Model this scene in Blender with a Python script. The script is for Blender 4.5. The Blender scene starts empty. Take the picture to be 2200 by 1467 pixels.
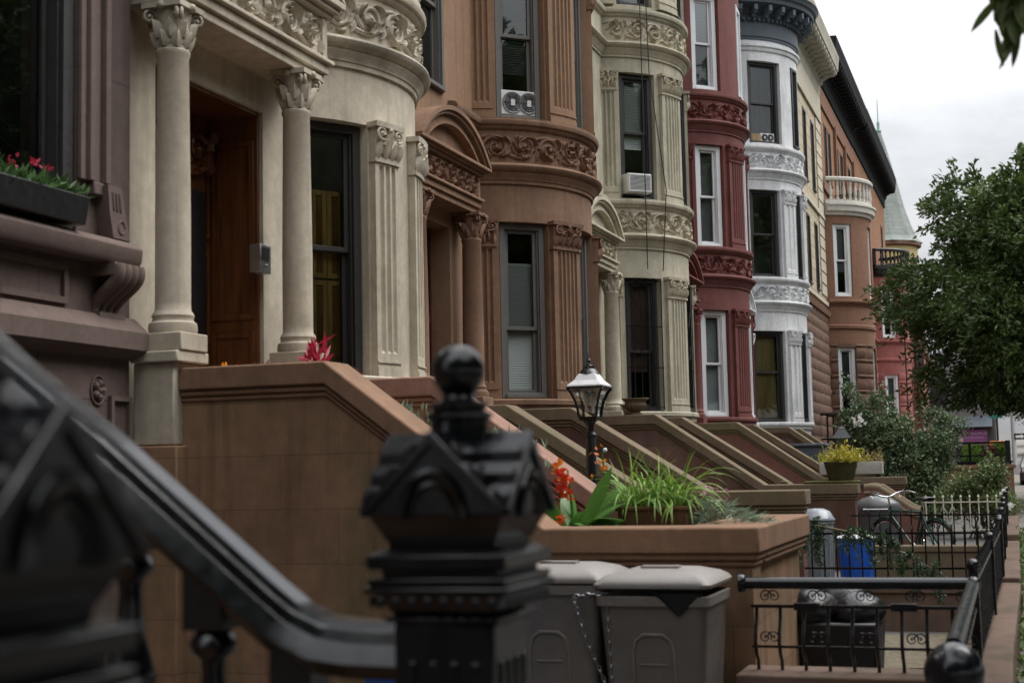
import bpy, math, random
import numpy as np
from mathutils import Vector, Matrix
random.seed(7)
S = bpy.context.scene
COL = S.collection
PI = math.pi
def rad(d): return math.radians(d)
rnd = random.uniform

# ------------------------------------------------------------------ mesh builder
class MB:
    def __init__(s): s.v = []; s.f = []
    def add(s, vs, fs, M=None):
        o = len(s.v)
        if M is not None: vs = [tuple(M @ Vector(p)) for p in vs]
        s.v.extend([tuple(p) for p in vs]); s.f.extend([tuple(i + o for i in f) for f in fs]); return s
    def box(s, x0, x1, y0, y1, z0, z1, M=None):
        if x0 > x1: x0, x1 = x1, x0
        if y0 > y1: y0, y1 = y1, y0
        if z0 > z1: z0, z1 = z1, z0
        return s.add([(x0,y0,z0),(x1,y0,z0),(x1,y1,z0),(x0,y1,z0),(x0,y0,z1),(x1,y0,z1),(x1,y1,z1),(x0,y1,z1)],
                     [(0,3,2,1),(4,5,6,7),(0,1,5,4),(1,2,6,5),(2,3,7,6),(3,0,4,7)], M)
    def frustum(s, c, a0, b0, a1, b1, z0, z1, M=None):
        x, y = c
        return s.add([(x-a0,y-b0,z0),(x+a0,y-b0,z0),(x+a0,y+b0,z0),(x-a0,y+b0,z0),(x-a1,y-b1,z1),(x+a1,y-b1,z1),(x+a1,y+b1,z1),(x-a1,y+b1,z1)],
                     [(0,3,2,1),(4,5,6,7),(0,1,5,4),(1,2,6,5),(2,3,7,6),(3,0,4,7)], M)
    def prism(s, poly, fn, a, b):
        # poly: list of 2d points, fn(p, t) -> 3d
        n = len(poly)
        vs = [fn(p, a) for p in poly] + [fn(p, b) for p in poly]
        fs = [tuple(range(n))[::-1], tuple(range(n, 2*n))] + [(i, (i+1) % n, n+(i+1) % n, n+i) for i in range(n)]
        return s.add(vs, fs)
    def grid(s, rows, closed=False):
        m = len(rows[0]); vs = [p for r in rows for p in r]; fs = []
        for i in range(len(rows)-1):
            for j in range(m if closed else m-1):
                k = (j+1) % m
                fs.append((i*m+j, i*m+k, (i+1)*m+k, (i+1)*m+j))
        return s.add(vs, fs)
    def lathe(s, prof, c=(0,0,0), n=20, M=None, sx=1, sy=1, ph=0):
        rows = [[(c[0]+r*sx*math.cos(ph+2*PI*k/n), c[1]+r*sy*math.sin(ph+2*PI*k/n), c[2]+z) for k in range(n)] for r, z in prof]
        o = MB(); o.grid(rows, True)
        if prof[0][0] > 1e-5: o.f.append(tuple(range(n))[::-1])
        if prof[-1][0] > 1e-5: o.f.append(tuple(range((len(prof)-1)*n, len(prof)*n)))
        return s.add(o.v, o.f, M)
    def tube(s, pts, r, n=8, cap=True, flat=None):
        P = [Vector(p) for p in pts]; m = len(P)
        R = r if isinstance(r, (list, tuple)) else [r]*m
        T = [(P[min(i+1, m-1)] - P[max(i-1, 0)]).normalized() for i in range(m)]
        up = Vector((0,0,1)) if abs(T[0].z) < .9 else Vector((1,0,0))
        if flat is not None: up = Vector(flat)
        rows = []; U = up
        for i in range(m):
            t = T[i]; a = U - t*U.dot(t)
            if a.length < 1e-4: a = Vector((1,0,0)) - t*t.x
            a.normalize(); U = a; b = t.cross(a)
            rows.append([tuple(P[i] + (a*math.cos(2*PI*k/n) + b*math.sin(2*PI*k/n))*R[i]) for k in range(n)])
        o = MB(); o.grid(rows, True)
        if cap:
            o.f.append(tuple(range(n))[::-1]); o.f.append(tuple(range((m-1)*n, m*n)))
        return s.add(o.v, o.f)
    def ball(s, c, r, n=14, sz=1):
        k = n//2
        return s.lathe([(max(1e-5, r*math.sin(PI*i/k)), -r*sz*math.cos(PI*i/k)) for i in range(k+1)], c, n)
    def uvmap(s, other, fn):
        return s.add([fn(*p) for p in other.v], other.f)
    def build(s, name, mat, parent=None, smooth=35, bevel=0):
        me = bpy.data.meshes.new(name)
        off = ROOT.get(root_of(parent).name, Vector((0,0,0))) if parent else Vector((0,0,0))
        v = np.array(s.v, dtype=float) - np.array(off) if s.v else np.zeros((0,3))
        me.from_pydata(v.tolist(), [], s.f); me.update()
        bm_fix(me)
        me.materials.append(mat)
        if smooth:
            me.shade_smooth(); me.set_sharp_from_angle(angle=rad(smooth))
        o = bpy.data.objects.new(name, me); COL.objects.link(o)
        if parent: o.parent = parent
        if bevel:
            b = o.modifiers.new('bevel', 'BEVEL'); b.width = bevel; b.segments = 2; b.limit_method = 'ANGLE'; b.angle_limit = rad(50)
        return o
import bmesh
def bm_fix(me):
    if len(me.polygons) > 30000: return
    bm = bmesh.new(); bm.from_mesh(me)
    bmesh.ops.remove_doubles(bm, verts=bm.verts, dist=1e-5)
    bmesh.ops.recalc_face_normals(bm, faces=bm.faces); bm.to_mesh(me); bm.free()
ROOT = {}
def root_of(o):
    while o.parent: o = o.parent
    return o
def tag(o, label=None, cat=None, group=None, kind=None):
    if label: o['label'] = label
    if cat: o['category'] = cat
    if group: o['group'] = group
    if kind: o['kind'] = kind
    return o
def thing(name, label, cat, loc, group=None):
    e = bpy.data.objects.new(name, None); e.empty_display_size = .2; COL.objects.link(e); e.location = loc
    ROOT[e.name] = Vector(loc); return tag(e, label, cat, group)
def put(o, loc):      # give a one-mesh thing its origin at loc
    d = Vector(loc); o.data.transform(Matrix.Translation(-d)); o.location = d; return o
def copy_tree(o, parent=None):
    c = o.copy(); COL.objects.link(c)
    if parent: c.parent = parent
    for ch in list(o.children): copy_tree(ch, c)
    return c

# ------------------------------------------------------------------ materials
def nodes(name):
    m = bpy.data.materials.new(name); m.use_nodes = True
    nt = m.node_tree; b = nt.nodes['Principled BSDF']
    return m, nt, b
def N(nt, t, **k):
    n = nt.nodes.new(t)
    for a, v in k.items():
        if a in n.inputs: n.inputs[a].default_value = v
        else: setattr(n, a, v)
    return n
def mix(nt, fac, a, b, mode='MIX'):
    n = nt.nodes.new('ShaderNodeMix'); n.data_type = 'RGBA'; n.blend_type = mode
    for i, v in ((0, fac), (6, a), (7, b)):
        if hasattr(v, 'is_linked') or hasattr(v, 'links'): nt.links.new(v, n.inputs[i])
        elif i == 0: n.inputs[0].default_value = v
        else: n.inputs[i].default_value = (*v, 1)
    return n.outputs[2]
def rng(nt, val, a, b, c, d):
    n = nt.nodes.new('ShaderNodeMapRange'); nt.links.new(val, n.inputs[0])
    for i, v in enumerate((a, b, c, d)): n.inputs[i+1].default_value = v
    return n.outputs[0]
def pos(nt, scale=(1,1,1)):
    g = nt.nodes.new('ShaderNodeNewGeometry')
    mp = nt.nodes.new('ShaderNodeMapping'); nt.links.new(g.outputs['Position'], mp.inputs[0]); mp.inputs['Scale'].default_value = scale
    return mp.outputs[0]
def noise(nt, vec, scale, detail=4, rough=.6):
    n = N(nt, 'ShaderNodeTexNoise'); n.inputs['Scale'].default_value = scale; n.inputs['Detail'].default_value = detail
    n.inputs['Roughness'].default_value = rough; nt.links.new(vec, n.inputs['Vector']); return n.outputs['Fac']
def uvec(nt):   # (x+y, z) so that joints run on walls of either direction
    g = nt.nodes.new('ShaderNodeNewGeometry'); sp = nt.nodes.new('ShaderNodeSeparateXYZ'); nt.links.new(g.outputs['Position'], sp.inputs[0])
    ad = nt.nodes.new('ShaderNodeMath'); nt.links.new(sp.outputs[0], ad.inputs[0]); nt.links.new(sp.outputs[1], ad.inputs[1])
    cb = nt.nodes.new('ShaderNodeCombineXYZ'); nt.links.new(ad.outputs[0], cb.inputs[0]); nt.links.new(sp.outputs[2], cb.inputs[1])
    return cb.outputs[0]
def stone(name, col, var=.16, scale=2.2, streak=.18, stain=None, stain_amt=.5, bump=.12, rough=.88, bricks=None, spec=.3):
    m, nt, b = nodes(name); p = pos(nt)
    dark = tuple(c*(1-var) for c in col); lite = tuple(min(1, c*(1+var)) for c in col)
    n1 = noise(nt, p, scale, 6, .65)
    c = mix(nt, rng(nt, n1, .3, .7, 0, 1), dark, lite)
    n2 = noise(nt, p, scale*9, 4, .7)
    c = mix(nt, 1.0, c, mix(nt, rng(nt, n2, .3, .7, 0, 1), (.86,)*3, (1.1,)*3), 'MULTIPLY')
    if streak:
        n3 = noise(nt, pos(nt, (5, 5, .35)), 1.6, 5, .6)
        c = mix(nt, rng(nt, n3, .5, .72, 0, streak*2.2), c, tuple(x*.45 for x in col))
    if stain:
        n4 = noise(nt, pos(nt, (1.3, 1.3, .7)), 1.1, 6, .7)
        c = mix(nt, rng(nt, n4, .46, .66, 0, stain_amt), c, stain)
    h = noise(nt, p, 60, 5, .7)
    hh = h
    if bricks:
        br = N(nt, 'ShaderNodeTexBrick'); nt.links.new(uvec(nt), br.inputs['Vector'])
        br.inputs['Scale'].default_value = 1; br.inputs['Brick Width'].default_value = bricks[0]; br.inputs['Row Height'].default_value = bricks[1]
        br.inputs['Mortar Size'].default_value = bricks[2]; br.inputs['Mortar Smooth'].default_value = .2
        br.inputs['Color1'].default_value = (.9, .9, .9, 1); br.inputs['Color2'].default_value = (1.1, 1.08, 1.05, 1); br.inputs['Mortar'].default_value = (*((bricks[3],)*3), 1)
        c = mix(nt, 1.0, c, br.outputs['Color'], 'MULTIPLY')
        mm = nt.nodes.new('ShaderNodeMath'); mm.operation = 'MULTIPLY_ADD'; nt.links.new(br.outputs['Fac'], mm.inputs[0]); mm.inputs[1].default_value = -2.0
        nt.links.new(h, mm.inputs[2]); hh = mm.outputs[0]
    nt.links.new(c, b.inputs['Base Color']); b.inputs['Roughness'].default_value = rough; b.inputs['Specular IOR Level'].default_value = spec
    bp = N(nt, 'ShaderNodeBump'); bp.inputs['Strength'].default_value = min(1, bump*4); bp.inputs['Distance'].default_value = .004
    nt.links.new(hh, bp.inputs['Height']); nt.links.new(bp.outputs[0], b.inputs['Normal'])
    return m
def paint(name, col, rough=.4, metal=0, var=.08, bump=.05, spec=.5, coat=0, wear=None):
    m, nt, b = nodes(name); p = pos(nt)
    n1 = noise(nt, p, 7, 5, .65)
    c = mix(nt, rng(nt, n1, .3, .7, 0, 1), tuple(x*(1-var) for x in col), tuple(min(1, x*(1+var)) for x in col))
    if wear:
        n2 = noise(nt, p, 18, 6, .7); c = mix(nt, rng(nt, n2, .6, .7, 0, .7), c, wear)
    nt.links.new(c, b.inputs['Base Color'])
    nt.links.new(rng(nt, noise(nt, p, 25, 3), .3, .7, rough*.75, min(1, rough*1.3)), b.inputs['Roughness'])
    b.inputs['Metallic'].default_value = metal; b.inputs['Specular IOR Level'].default_value = spec; b.inputs['Coat Weight'].default_value = coat
    if bump:
        bp = N(nt, 'ShaderNodeBump'); bp.inputs['Strength'].default_value = bump*3; bp.inputs['Distance'].default_value = .003
        nt.links.new(noise(nt, p, 40, 4), bp.inputs['Height']); nt.links.new(bp.outputs[0], b.inputs['Normal'])
    return m
def leafmat(name, c1, c2, rough=.5, trans=.25):
    m, nt, b = nodes(name); g = nt.nodes.new('ShaderNodeNewGeometry')
    c = mix(nt, g.outputs['Random Per Island'], c1, c2)
    c = mix(nt, rng(nt, noise(nt, pos(nt), .9, 3), .45, .68, 0, .55), c, tuple(min(1, x*1.75) for x in c2))
    nt.links.new(c, b.inputs['Base Color']); b.inputs['Roughness'].default_value = rough
    t = N(nt, 'ShaderNodeBsdfTranslucent'); nt.links.new(c, t.inputs[0])
    ms = N(nt, 'ShaderNodeMixShader'); ms.inputs[0].default_value = trans
    nt.links.new(b.outputs[0], ms.inputs[1]); nt.links.new(t.outputs[0], ms.inputs[2])
    nt.links.new(ms.outputs[0], nt.nodes['Material Output'].inputs[0]); return m
def glassmat(name, tint=(.55,.6,.6), boost=1.0):
    m, nt, b = nodes(name); nt.nodes.remove(b)
    tr = N(nt, 'ShaderNodeBsdfTransparent'); tr.inputs[0].default_value = (*tint, 1)
    gl = N(nt, 'ShaderNodeBsdfGlossy'); gl.inputs['Roughness'].default_value = .02; gl.inputs[0].default_value = (.9,.95,.95,1)
    fr = N(nt, 'ShaderNodeFresnel'); fr.inputs[0].default_value = 1.5
    bp = N(nt, 'ShaderNodeBump'); bp.inputs['Strength'].default_value = .06; bp.inputs['Distance'].default_value = .012
    nt.links.new(noise(nt, pos(nt), 2.5, 2), bp.inputs['Height']); nt.links.new(bp.outputs[0], gl.inputs['Normal'])
    mu = N(nt, 'ShaderNodeMath'); mu.operation = 'MULTIPLY'; mu.use_clamp = True; nt.links.new(fr.outputs[0], mu.inputs[0]); mu.inputs[1].default_value = boost
    ms = N(nt, 'ShaderNodeMixShader'); nt.links.new(mu.outputs[0], ms.inputs[0]); nt.links.new(tr.outputs[0], ms.inputs[1]); nt.links.new(gl.outputs[0], ms.inputs[2])
    nt.links.new(ms.outputs[0], nt.nodes['Material Output'].inputs[0]); return m
def wood(name, col):
    m, nt, b = nodes(name)
    n1 = noise(nt, pos(nt, (9, 9, .8)), 2.5, 6, .65)
    nt.links.new(mix(nt, rng(nt, n1, .3, .7, 0, 1), tuple(x*.5 for x in col), tuple(x*1.35 for x in col)), b.inputs['Base Color'])
    b.inputs['Roughness'].default_value = .35; b.inputs['Coat Weight'].default_value = .3; return m

M = dict(
 mauve=stone('mauve_brownstone', (.135,.100,.088), .10, 1.5, .12, bricks=(3.1, 1.02, .006, .6)),
 cream=stone('cream_limestone', (.55,.49,.39), .10, 1.3, .22, stain=(.28,.235,.17), stain_amt=.6),
 cream_carve=stone('weathered_limestone_carving', (.51,.46,.37), .18, 3, .1, stain=(.15,.13,.10), stain_amt=.55),
 brown=stone('painted_brownstone', (.25,.150,.096), .14, 1.5, .26, stain=(.15,.088,.062), stain_amt=.65),
 ochre=stone('ochre_brown_paint', (.29,.182,.115), .1, 1.4, .2, stain=(.22,.12,.07), stain_amt=.4),
 brown_carve=stone('brownstone_carving', (.23,.132,.09), .25, 4, .1, stain=(.10,.055,.04), stain_amt=.5),
 cream2=stone('greenish_limestone', (.49,.45,.35), .10, 1.5, .22, stain=(.25,.24,.165), stain_amt=.6),
 cream2_carve=stone('greenish_limestone_carving', (.48,.432,.325), .16, 3, .1, stain=(.2,.19,.13), stain_amt=.4),
 red=stone('red_painted_stone', (.18,.066,.058), .14, 1.6, .2, rough=.7, stain=(.12,.038,.034), stain_amt=.6),
 white=stone('white_painted_stone', (.70,.705,.71), .08, 1.6, .2, rough=.7, stain=(.42,.43,.44), stain_amt=.6),
 slate=stone('blue_grey_paint', (.095,.115,.135), .12, 2, .12, rough=.55),
 cbrick=stone('cream_brick', (.50,.43,.31), .10, 2, .12, bricks=(.9, .34, .012, .38)),
 cstone=stone('pale_limestone_trim', (.55,.50,.40), .08, 2, .12),
 obrick=stone('orange_brick', (.30,.155,.085), .12, 3, .1, bricks=(.5, .17, .008, .5)),
 rustic=stone('rusticated_brownstone', (.17,.098,.068), .25, 3, .12, bump=.25),
 bayb=stone('brown_bay_stucco', (.235,.125,.08), .08, 1.2, .1),
 pink=stone('pink_red_paint', (.30,.105,.09), .10, 1.5, .12),
 stoopA=stone('stoop_brownstone', (.29,.170,.104), .2, 1.1, .38, stain=(.135,.115,.055), stain_amt=.75, bricks=(.80, .335, .004, .72)),
 copeA=stone('stoop_coping', (.265,.155,.098), .14, 1.3, .15, stain=(.13,.085,.045), stain_amt=.5),
 copeP=stone('dusty_pink_coping', (.33,.19,.145), .12, 1.5, .1, stain=(.2,.115,.08), stain_amt=.4),
 stoopB=stone('dark_stoop_brownstone', (.12,.062,.045), .2, 1.3, .22, stain=(.20,.14,.11), stain_amt=.5, bricks=(1.2, .62, .004, .7)),
 copeB=stone('mossy_stoop_coping', (.17,.125,.082), .2, 2.2, .1, stain=(.10,.10,.045), stain_amt=.55),
 stoopR=stone('reddish_stoop_paint', (.19,.085,.065), .12, 1.3, .15, stain=(.12,.06,.045), stain_amt=.5),
 moss=stone('moss_covered_stone', (.10,.105,.03), .35, 4, .2, stain=(.04,.035,.02), stain_amt=.8, bump=.3),
 pier=stone('sidewalk_coping', (.17,.112,.085), .14, 1.6, .1, stain=(.07,.055,.035), stain_amt=.8),
 iron=paint('black_iron_paint', (.0035,.0038,.005), .21, 0, .25, .05, .5, coat=.12),
 ironb=paint('blue_black_iron_paint', (.0045,.0052,.0072), .24, 0, .25, .06, .5, coat=.12),
 wframe=paint('dark_window_paint', (.028,.027,.026), .5),
 gframe=paint('grey_window_paint', (.13,.125,.115), .5, wear=(.2,.19,.17)),
 wwhite=paint('white_window_vinyl', (.72,.73,.74), .4, var=.04),
 blindw=paint('white_blind', (.68,.70,.69), .6, var=.03),
 blindg=paint('grey_blind', (.26,.28,.29), .6),
 blindd=paint('dark_blind', (.10,.10,.10), .6),
 blindr=paint('brown_blind', (.24,.13,.11), .6),
 shutter=wood('honey_wood_shutter', (.62,.40,.13)),
 curtain=paint('yellow_curtain', (.47,.37,.16), .9, bump=0),
 dooro=wood('oak_door', (.125,.044,.014)),
 doorr=wood('mahogany_door', (.06,.016,.010)),
 brass=paint('brass', (.55,.38,.14), .3, 1),
 steel=paint('brushed_steel', (.42,.43,.44), .35, 1),
 black=paint('black_plastic', (.012,.012,.013), .4),
 acw=paint('white_ac_casing', (.66,.67,.66), .45),
 acg=paint('grey_ac_grille', (.20,.20,.20), .5),
 glass=glassmat('window_glass', (.90,.94,.92), 2.0),
 lglass=glassmat('lantern_glass', (.85,.87,.85), 1.0),
 inner=paint('painted_room_shade', (.02,.018,.016), .9),  # near-black colour stands in for the shade of unlit rooms
 blackc=paint('dull_black_cornice', (.014,.014,.015), .85, spec=.1, bump=.02),
 soil=stone('soil', (.035,.024,.015), .4, 9, 0, bump=.5),
)
# ------------------------------------------------------------------ architecture kit
class Bow:
    def __init__(s, c, cy, R, xf):
        s.c, s.cy, s.R, s.xf = c, cy, R, xf
        s.phm = math.degrees(math.acos(max(-1, min(1, (c + xf) / R))))
    def pt(s, ph, d, z):
        a = rad(ph); return (-s.c + (s.R + d)*math.cos(a), s.cy - (s.R + d)*math.sin(a), z)
def bow_wall(mb, bw, z0, z1, ops, depth=.24, d=0):
    cuts = {bw.phm, -bw.phm}; zs = {z0, z1}
    for a, b, za, zb in ops: cuts |= {a, b}; zs |= {za, zb}
    base = sorted(cuts); ph = []
    for i in range(len(base)-1):
        n = max(1, int((base[i+1]-base[i])/5)); ph += [base[i] + (base[i+1]-base[i])*k/n for k in range(n)]
    ph.append(base[-1]); zs = sorted(zs)
    for i in range(len(ph)-1):
        for j in range(len(zs)-1):
            pm, zm = (ph[i]+ph[i+1])/2, (zs[j]+zs[j+1])/2
            if any(b < pm < a and za < zm < zb for a, b, za, zb in ops): continue
            mb.add([bw.pt(ph[i+1], d, zs[j]), bw.pt(ph[i], d, zs[j]), bw.pt(ph[i], d, zs[j+1]), bw.pt(ph[i+1], d, zs[j+1])], [(0,1,2,3)])
    for a, b, za, zb in ops:
        for p in (a, b): mb.add([bw.pt(p, d, za), bw.pt(p, d-depth, za), bw.pt(p, d-depth, zb), bw.pt(p, d, zb)], [(0,1,2,3)])
        seg = [a + (b-a)*k/5 for k in range(6)]
        for z in (za, zb):
            for k in range(5): mb.add([bw.pt(seg[k], d, z), bw.pt(seg[k+1], d, z), bw.pt(seg[k+1], d-depth, z), bw.pt(seg[k], d-depth, z)], [(0,1,2,3)])
def flat_wall(mb, x, y0, y1, z0, z1, ops, depth=.25):
    ys = {y0, y1}; zs = {z0, z1}
    for a, b, za, zb in ops: ys |= {a, b}; zs |= {za, zb}
    ys = sorted(ys); zs = sorted(zs)
    for i in range(len(ys)-1):
        for j in range(len(zs)-1):
            ym, zm = (ys[i]+ys[i+1])/2, (zs[j]+zs[j+1])/2
            if any(a < ym < b and za < zm < zb for a, b, za, zb in ops): continue
            mb.add([(x,ys[i],zs[j]),(x,ys[i+1],zs[j]),(x,ys[i+1],zs[j+1]),(x,ys[i],zs[j+1])], [(0,1,2,3)])
    for a, b, za, zb in ops:
        for q in (a, b): mb.add([(x,q,za),(x-depth,q,za),(x-depth,q,zb),(x,q,zb)], [(0,1,2,3)])
        for q in (za, zb): mb.add([(x,a,q),(x,b,q),(x-depth,b,q),(x-depth,a,q)], [(0,1,2,3)])
def band_path(bw, d, yl, yr, n=28):
    # plan path offset d: wing, bow, wing
    pts = []
    k = (bw.c + bw.xf + d)/(bw.R + d); pc = math.degrees(math.acos(max(-1, min(1, k))))
    if yl is not None: pts.append((bw.xf + d, yl))
    for i in range(n+1):
        p = bw.pt(pc - 2*pc*i/n, d, 0); pts.append((p[0], p[1]))
    if yr is not None: pts.append((bw.xf + d, yr))
    return pts
def band(mb, bw, prof, z, yl, yr):
    rows = []
    for d, dz in prof: rows.append([(x, y, z+dz) for x, y in band_path(bw, d, yl, yr)])
    mb.grid(rows)
    for e in (0, -1):
        ring = [r[e] for r in rows]; mb.add(ring, [tuple(range(len(ring)))])
LOWER = [(0,-.03),(.028,-.03),(.028,.015),(.042,.02),(.05,.05),(.085,.085),(.092,.10),(.092,.118),(.112,.122),(.148,.15),(.162,.185),(.155,.205),(.135,.21),(.11,.225),(.04,.245),(0,.245)]
UPPER = [(0,-.03),(.025,-.01),(.03,.025),(.065,.04),(.085,.07),(.085,.085),(.115,.09),(.13,.125),(.128,.15),(.112,.158),(.112,.178),(.05,.195),(0,.195)]
SILL = [(0,-.10),(.05,-.10),(.06,-.02),(.10,-.01),(.105,.045),(.08,.06),(0,.065)]
def frame_M(o, t, n):
    t = Vector(t).normalized(); n = Vector(n).normalized(); u = Vector((0,0,1))
    return Matrix(((t.x,u.x,n.x,o[0]),(t.y,u.y,n.y,o[1]),(t.z,u.z,n.z,o[2]),(0,0,0,1)))
def ring(mb, w0, w1, h0, h1, t, d0, d1, M):
    mb.box(w0,w0+t,h0,h1,d0,d1,M).box(w1-t,w1,h0,h1,d0,d1,M).box(w0+t,w1-t,h0,h0+t,d0,d1,M).box(w0+t,w1-t,h1-t,h1,d0,d1,M)
def window(root, p0, p1, z0, z1, fm, blind=None, fw=.07, sw=.045, mid=.5, curtain=None, panes=True, sashm=None, meet=None):
    """sash window in the chord p0->p1 (left to right seen from the street)"""
    p0 = Vector((p0[0],p0[1],0)); p1 = Vector((p1[0],p1[1],0)); w = (p1-p0).length; t = (p1-p0)/w
    n = Vector((t.y, -t.x, 0)); n = n if n.x > 0 or (abs(n.x) < .2 and n.y < 0) else -n
    if t.cross(Vector((0,0,1))).dot(n) < 0: p0, p1, t = p1, p0, -t
    Mx = frame_M((p0.x, p0.y, z0), t, n); h = z1-z0; hm = h*mid; sashm = sashm or fm
    b = MB(); ring(b, 0, w, 0, h, fw, -.10, .05, Mx); b.box(fw*.7, w-fw*.7, .0, .05, .05, .085, Mx)
    b.box(fw, fw+.02, fw, h-fw, -.08, .02, Mx).box(w-fw-.02, w-fw, fw, h-fw, -.08, .02, Mx)
    W = b.build('window', fm, root, bevel=.004)
    for lo, hi, d in ((fw, hm+.02, -.075), (hm-.02, h-fw, -.03)):
        s = MB(); ring(s, fw+.021, w-fw-.021, lo, hi, sw, d-.02, d+.02, Mx); so = s.build('sash', sashm, W, bevel=.003)
        g = MB(); g.add([(fw+.02+sw*.5,lo+sw*.5,d),(w-fw-.02-sw*.5,lo+sw*.5,d),(w-fw-.02-sw*.5,hi-sw*.5,d),(fw+.02+sw*.5,hi-sw*.5,d)], [(0,1,2,3)], Mx); g.build('pane', M['glass'], W, smooth=0)
    if blind:
        bm_, lo, hi = blind; s = MB(); z = h*lo; st = .032
        while z < h*hi-.02:
            s.add([(fw+.03,z,-.120),(w-fw-.03,z,-.120),(w-fw-.03,z+st*.95,-.138),(fw+.03,z+st*.95,-.138)], [(0,1,2,3)], Mx); z += st
        s.box(fw+.03, w-fw-.03, h*hi-.03, h*hi, -.15, -.115, Mx)
        s.build('blind', bm_, W, smooth=0)
    if curtain:
        cm, lo, hi = curtain; nx = 40
        s = MB(); s.grid([[(fw+.03+(w-2*fw-.06)*i/nx, z, -.17+.025*math.sin(i*1.5+z)+.012*math.sin(i*3.1)) for i in range(nx+1)] for z in [h*lo+(h*hi-h*lo)*k/4 for k in range(5)]])
        o = MB(); o.add(s.v, s.f, Mx); o.build('curtain', cm, W, smooth=80)
    return W
# ---- carved ornament in (u, v, w): u along, v up, w out
def spiral(mb, u, v, r, turns, th, a0=0, sgn=1, n=26, w=.0):
    pts = []; rr = []
    for i in range(n+1):
        t = i/n; a = a0 + sgn*turns*2*PI*t; q = r*(1-t)**.85 + th*.35
        pts.append((u+q*math.cos(a), v+q*math.sin(a), w)); rr.append(th*(.95-.45*t))
    mb.tube(pts, rr, 6, flat=(0,0,1)); mb.ball((u, v, w), th*1.25, 8)
def leaf(mb, u, v, ang, L, W, h=.02, curl=0):
    rows = []; n = 5
    for i in range(n+1):
        t = i/n; wd = W*math.sin(PI*min(1, .12+t*.88))*(1.15-.5*t) if i < n else 0
        a = ang + curl*t; cu, cv = u+L*t*math.cos(a), v+L*t*math.sin(a); nx, ny = -math.sin(a), math.cos(a)
        rows.append([(cu+nx*wd*s, cv+ny*wd*s, h*(1-abs(s)*1.2)*(.5+.8*math.sin(PI*t*.8)) if abs(s) < 1 else -.004) for s in (-1,-.5,0,.5,1)])
    mb.grid(rows)
def scrollwork(L, H, seed=1, cell=1.05):
    r_ = random.Random(seed); mb = MB(); n = max(1, round(L/(H*cell))); c = L/n; th = H*.075
    for i in range(n):
        u = c*(i+.5); up = 1 if i % 2 else -1; v = H*(.5+.03*up); r = min(H*.43, c*.49)
        spiral(mb, u, v, r, 1.55, th, a0=PI if up > 0 else PI, sgn=up, w=.006)
        mb.tube([(u-c*.62, v-up*H*.30, 0), (u-c*.5, v-up*H*.36, .004), (u-c*.25, v-up*H*.42, .006), (u+.02*c, v-up*H*.44, .006)], [th*.6,th*.9,th,th*.7], 6, flat=(0,0,1))
        for k in range(13):
            a = r_.uniform(0, 2*PI); q = r*r_.uniform(.75, 1.0)
            leaf(mb, u+q*math.cos(a), v+q*math.sin(a)*.95, a+up*r_.uniform(.5, 1.2), H*r_.uniform(.22, .36), H*r_.uniform(.07, .115), .042, up*1.3)
        for k in range(4):
            a = r_.uniform(0, 2*PI); leaf(mb, u+.1*r*math.cos(a), v+.1*r*math.sin(a), a, H*.2, H*.07, .045, 1.)
        for s in (1, -1): leaf(mb, u+c*.5, v*0+H*.5+s*H*.12, s*PI/2+r_.uniform(-.4,.4), H*.36, H*.11, .04, .5*s)
    mb.v = [(x, min(max(y, H*.03), H*.97), w) for x, y, w in mb.v]
    return mb
def bow_map(bw, ph0, z, d): return lambda u, v, w: bw.pt(ph0 - math.degrees(u/bw.R), d+w, z+v)
def face_map(x, y0, z): return lambda u, v, w: (x+w, y0+u, z+v)
def pil_rows(mb, fn, wd, z0, z1, flutes=5, proj=.075, plain=.22, top=.05):
    """fluted shaft: fn(u in 0..wd, d, z)"""
    def sec(g):
        us = [(0, 0), (0, proj)]; m = wd*.12; fw_ = (wd-2*m)/flutes
        for k in range(flutes):
            a = m+k*fw_; us += [(a+fw_*.14, proj), (a+fw_*.24, proj-g), (a+fw_*.5, proj-g*1.5), (a+fw_*.76, proj-g), (a+fw_*.86, proj)]
        return us + [(wd, proj), (wd, 0)]
    flat, flu = sec(0), sec(.026)
    rows = []
    for s, z, e in ((flat, z0, .012), (flat, z0+plain*.42, .012), (flat, z0+plain*.42, 0), (flat, z0+plain*.60, 0), (flat, z0+plain*.60, .012), (flat, z0+plain*.68, .012), (flat, z0+plain*.68, 0), (flat, z0+plain, 0), (flu, z0+plain+.03, 0), (flu, z1-top-.03, 0), (flat, z1-top, 0), (flat, z1, 0)):
        rows.append([fn(u, d+(e if d > .01 else 0), z) for u, d in s])
    mb.grid(rows)
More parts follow.
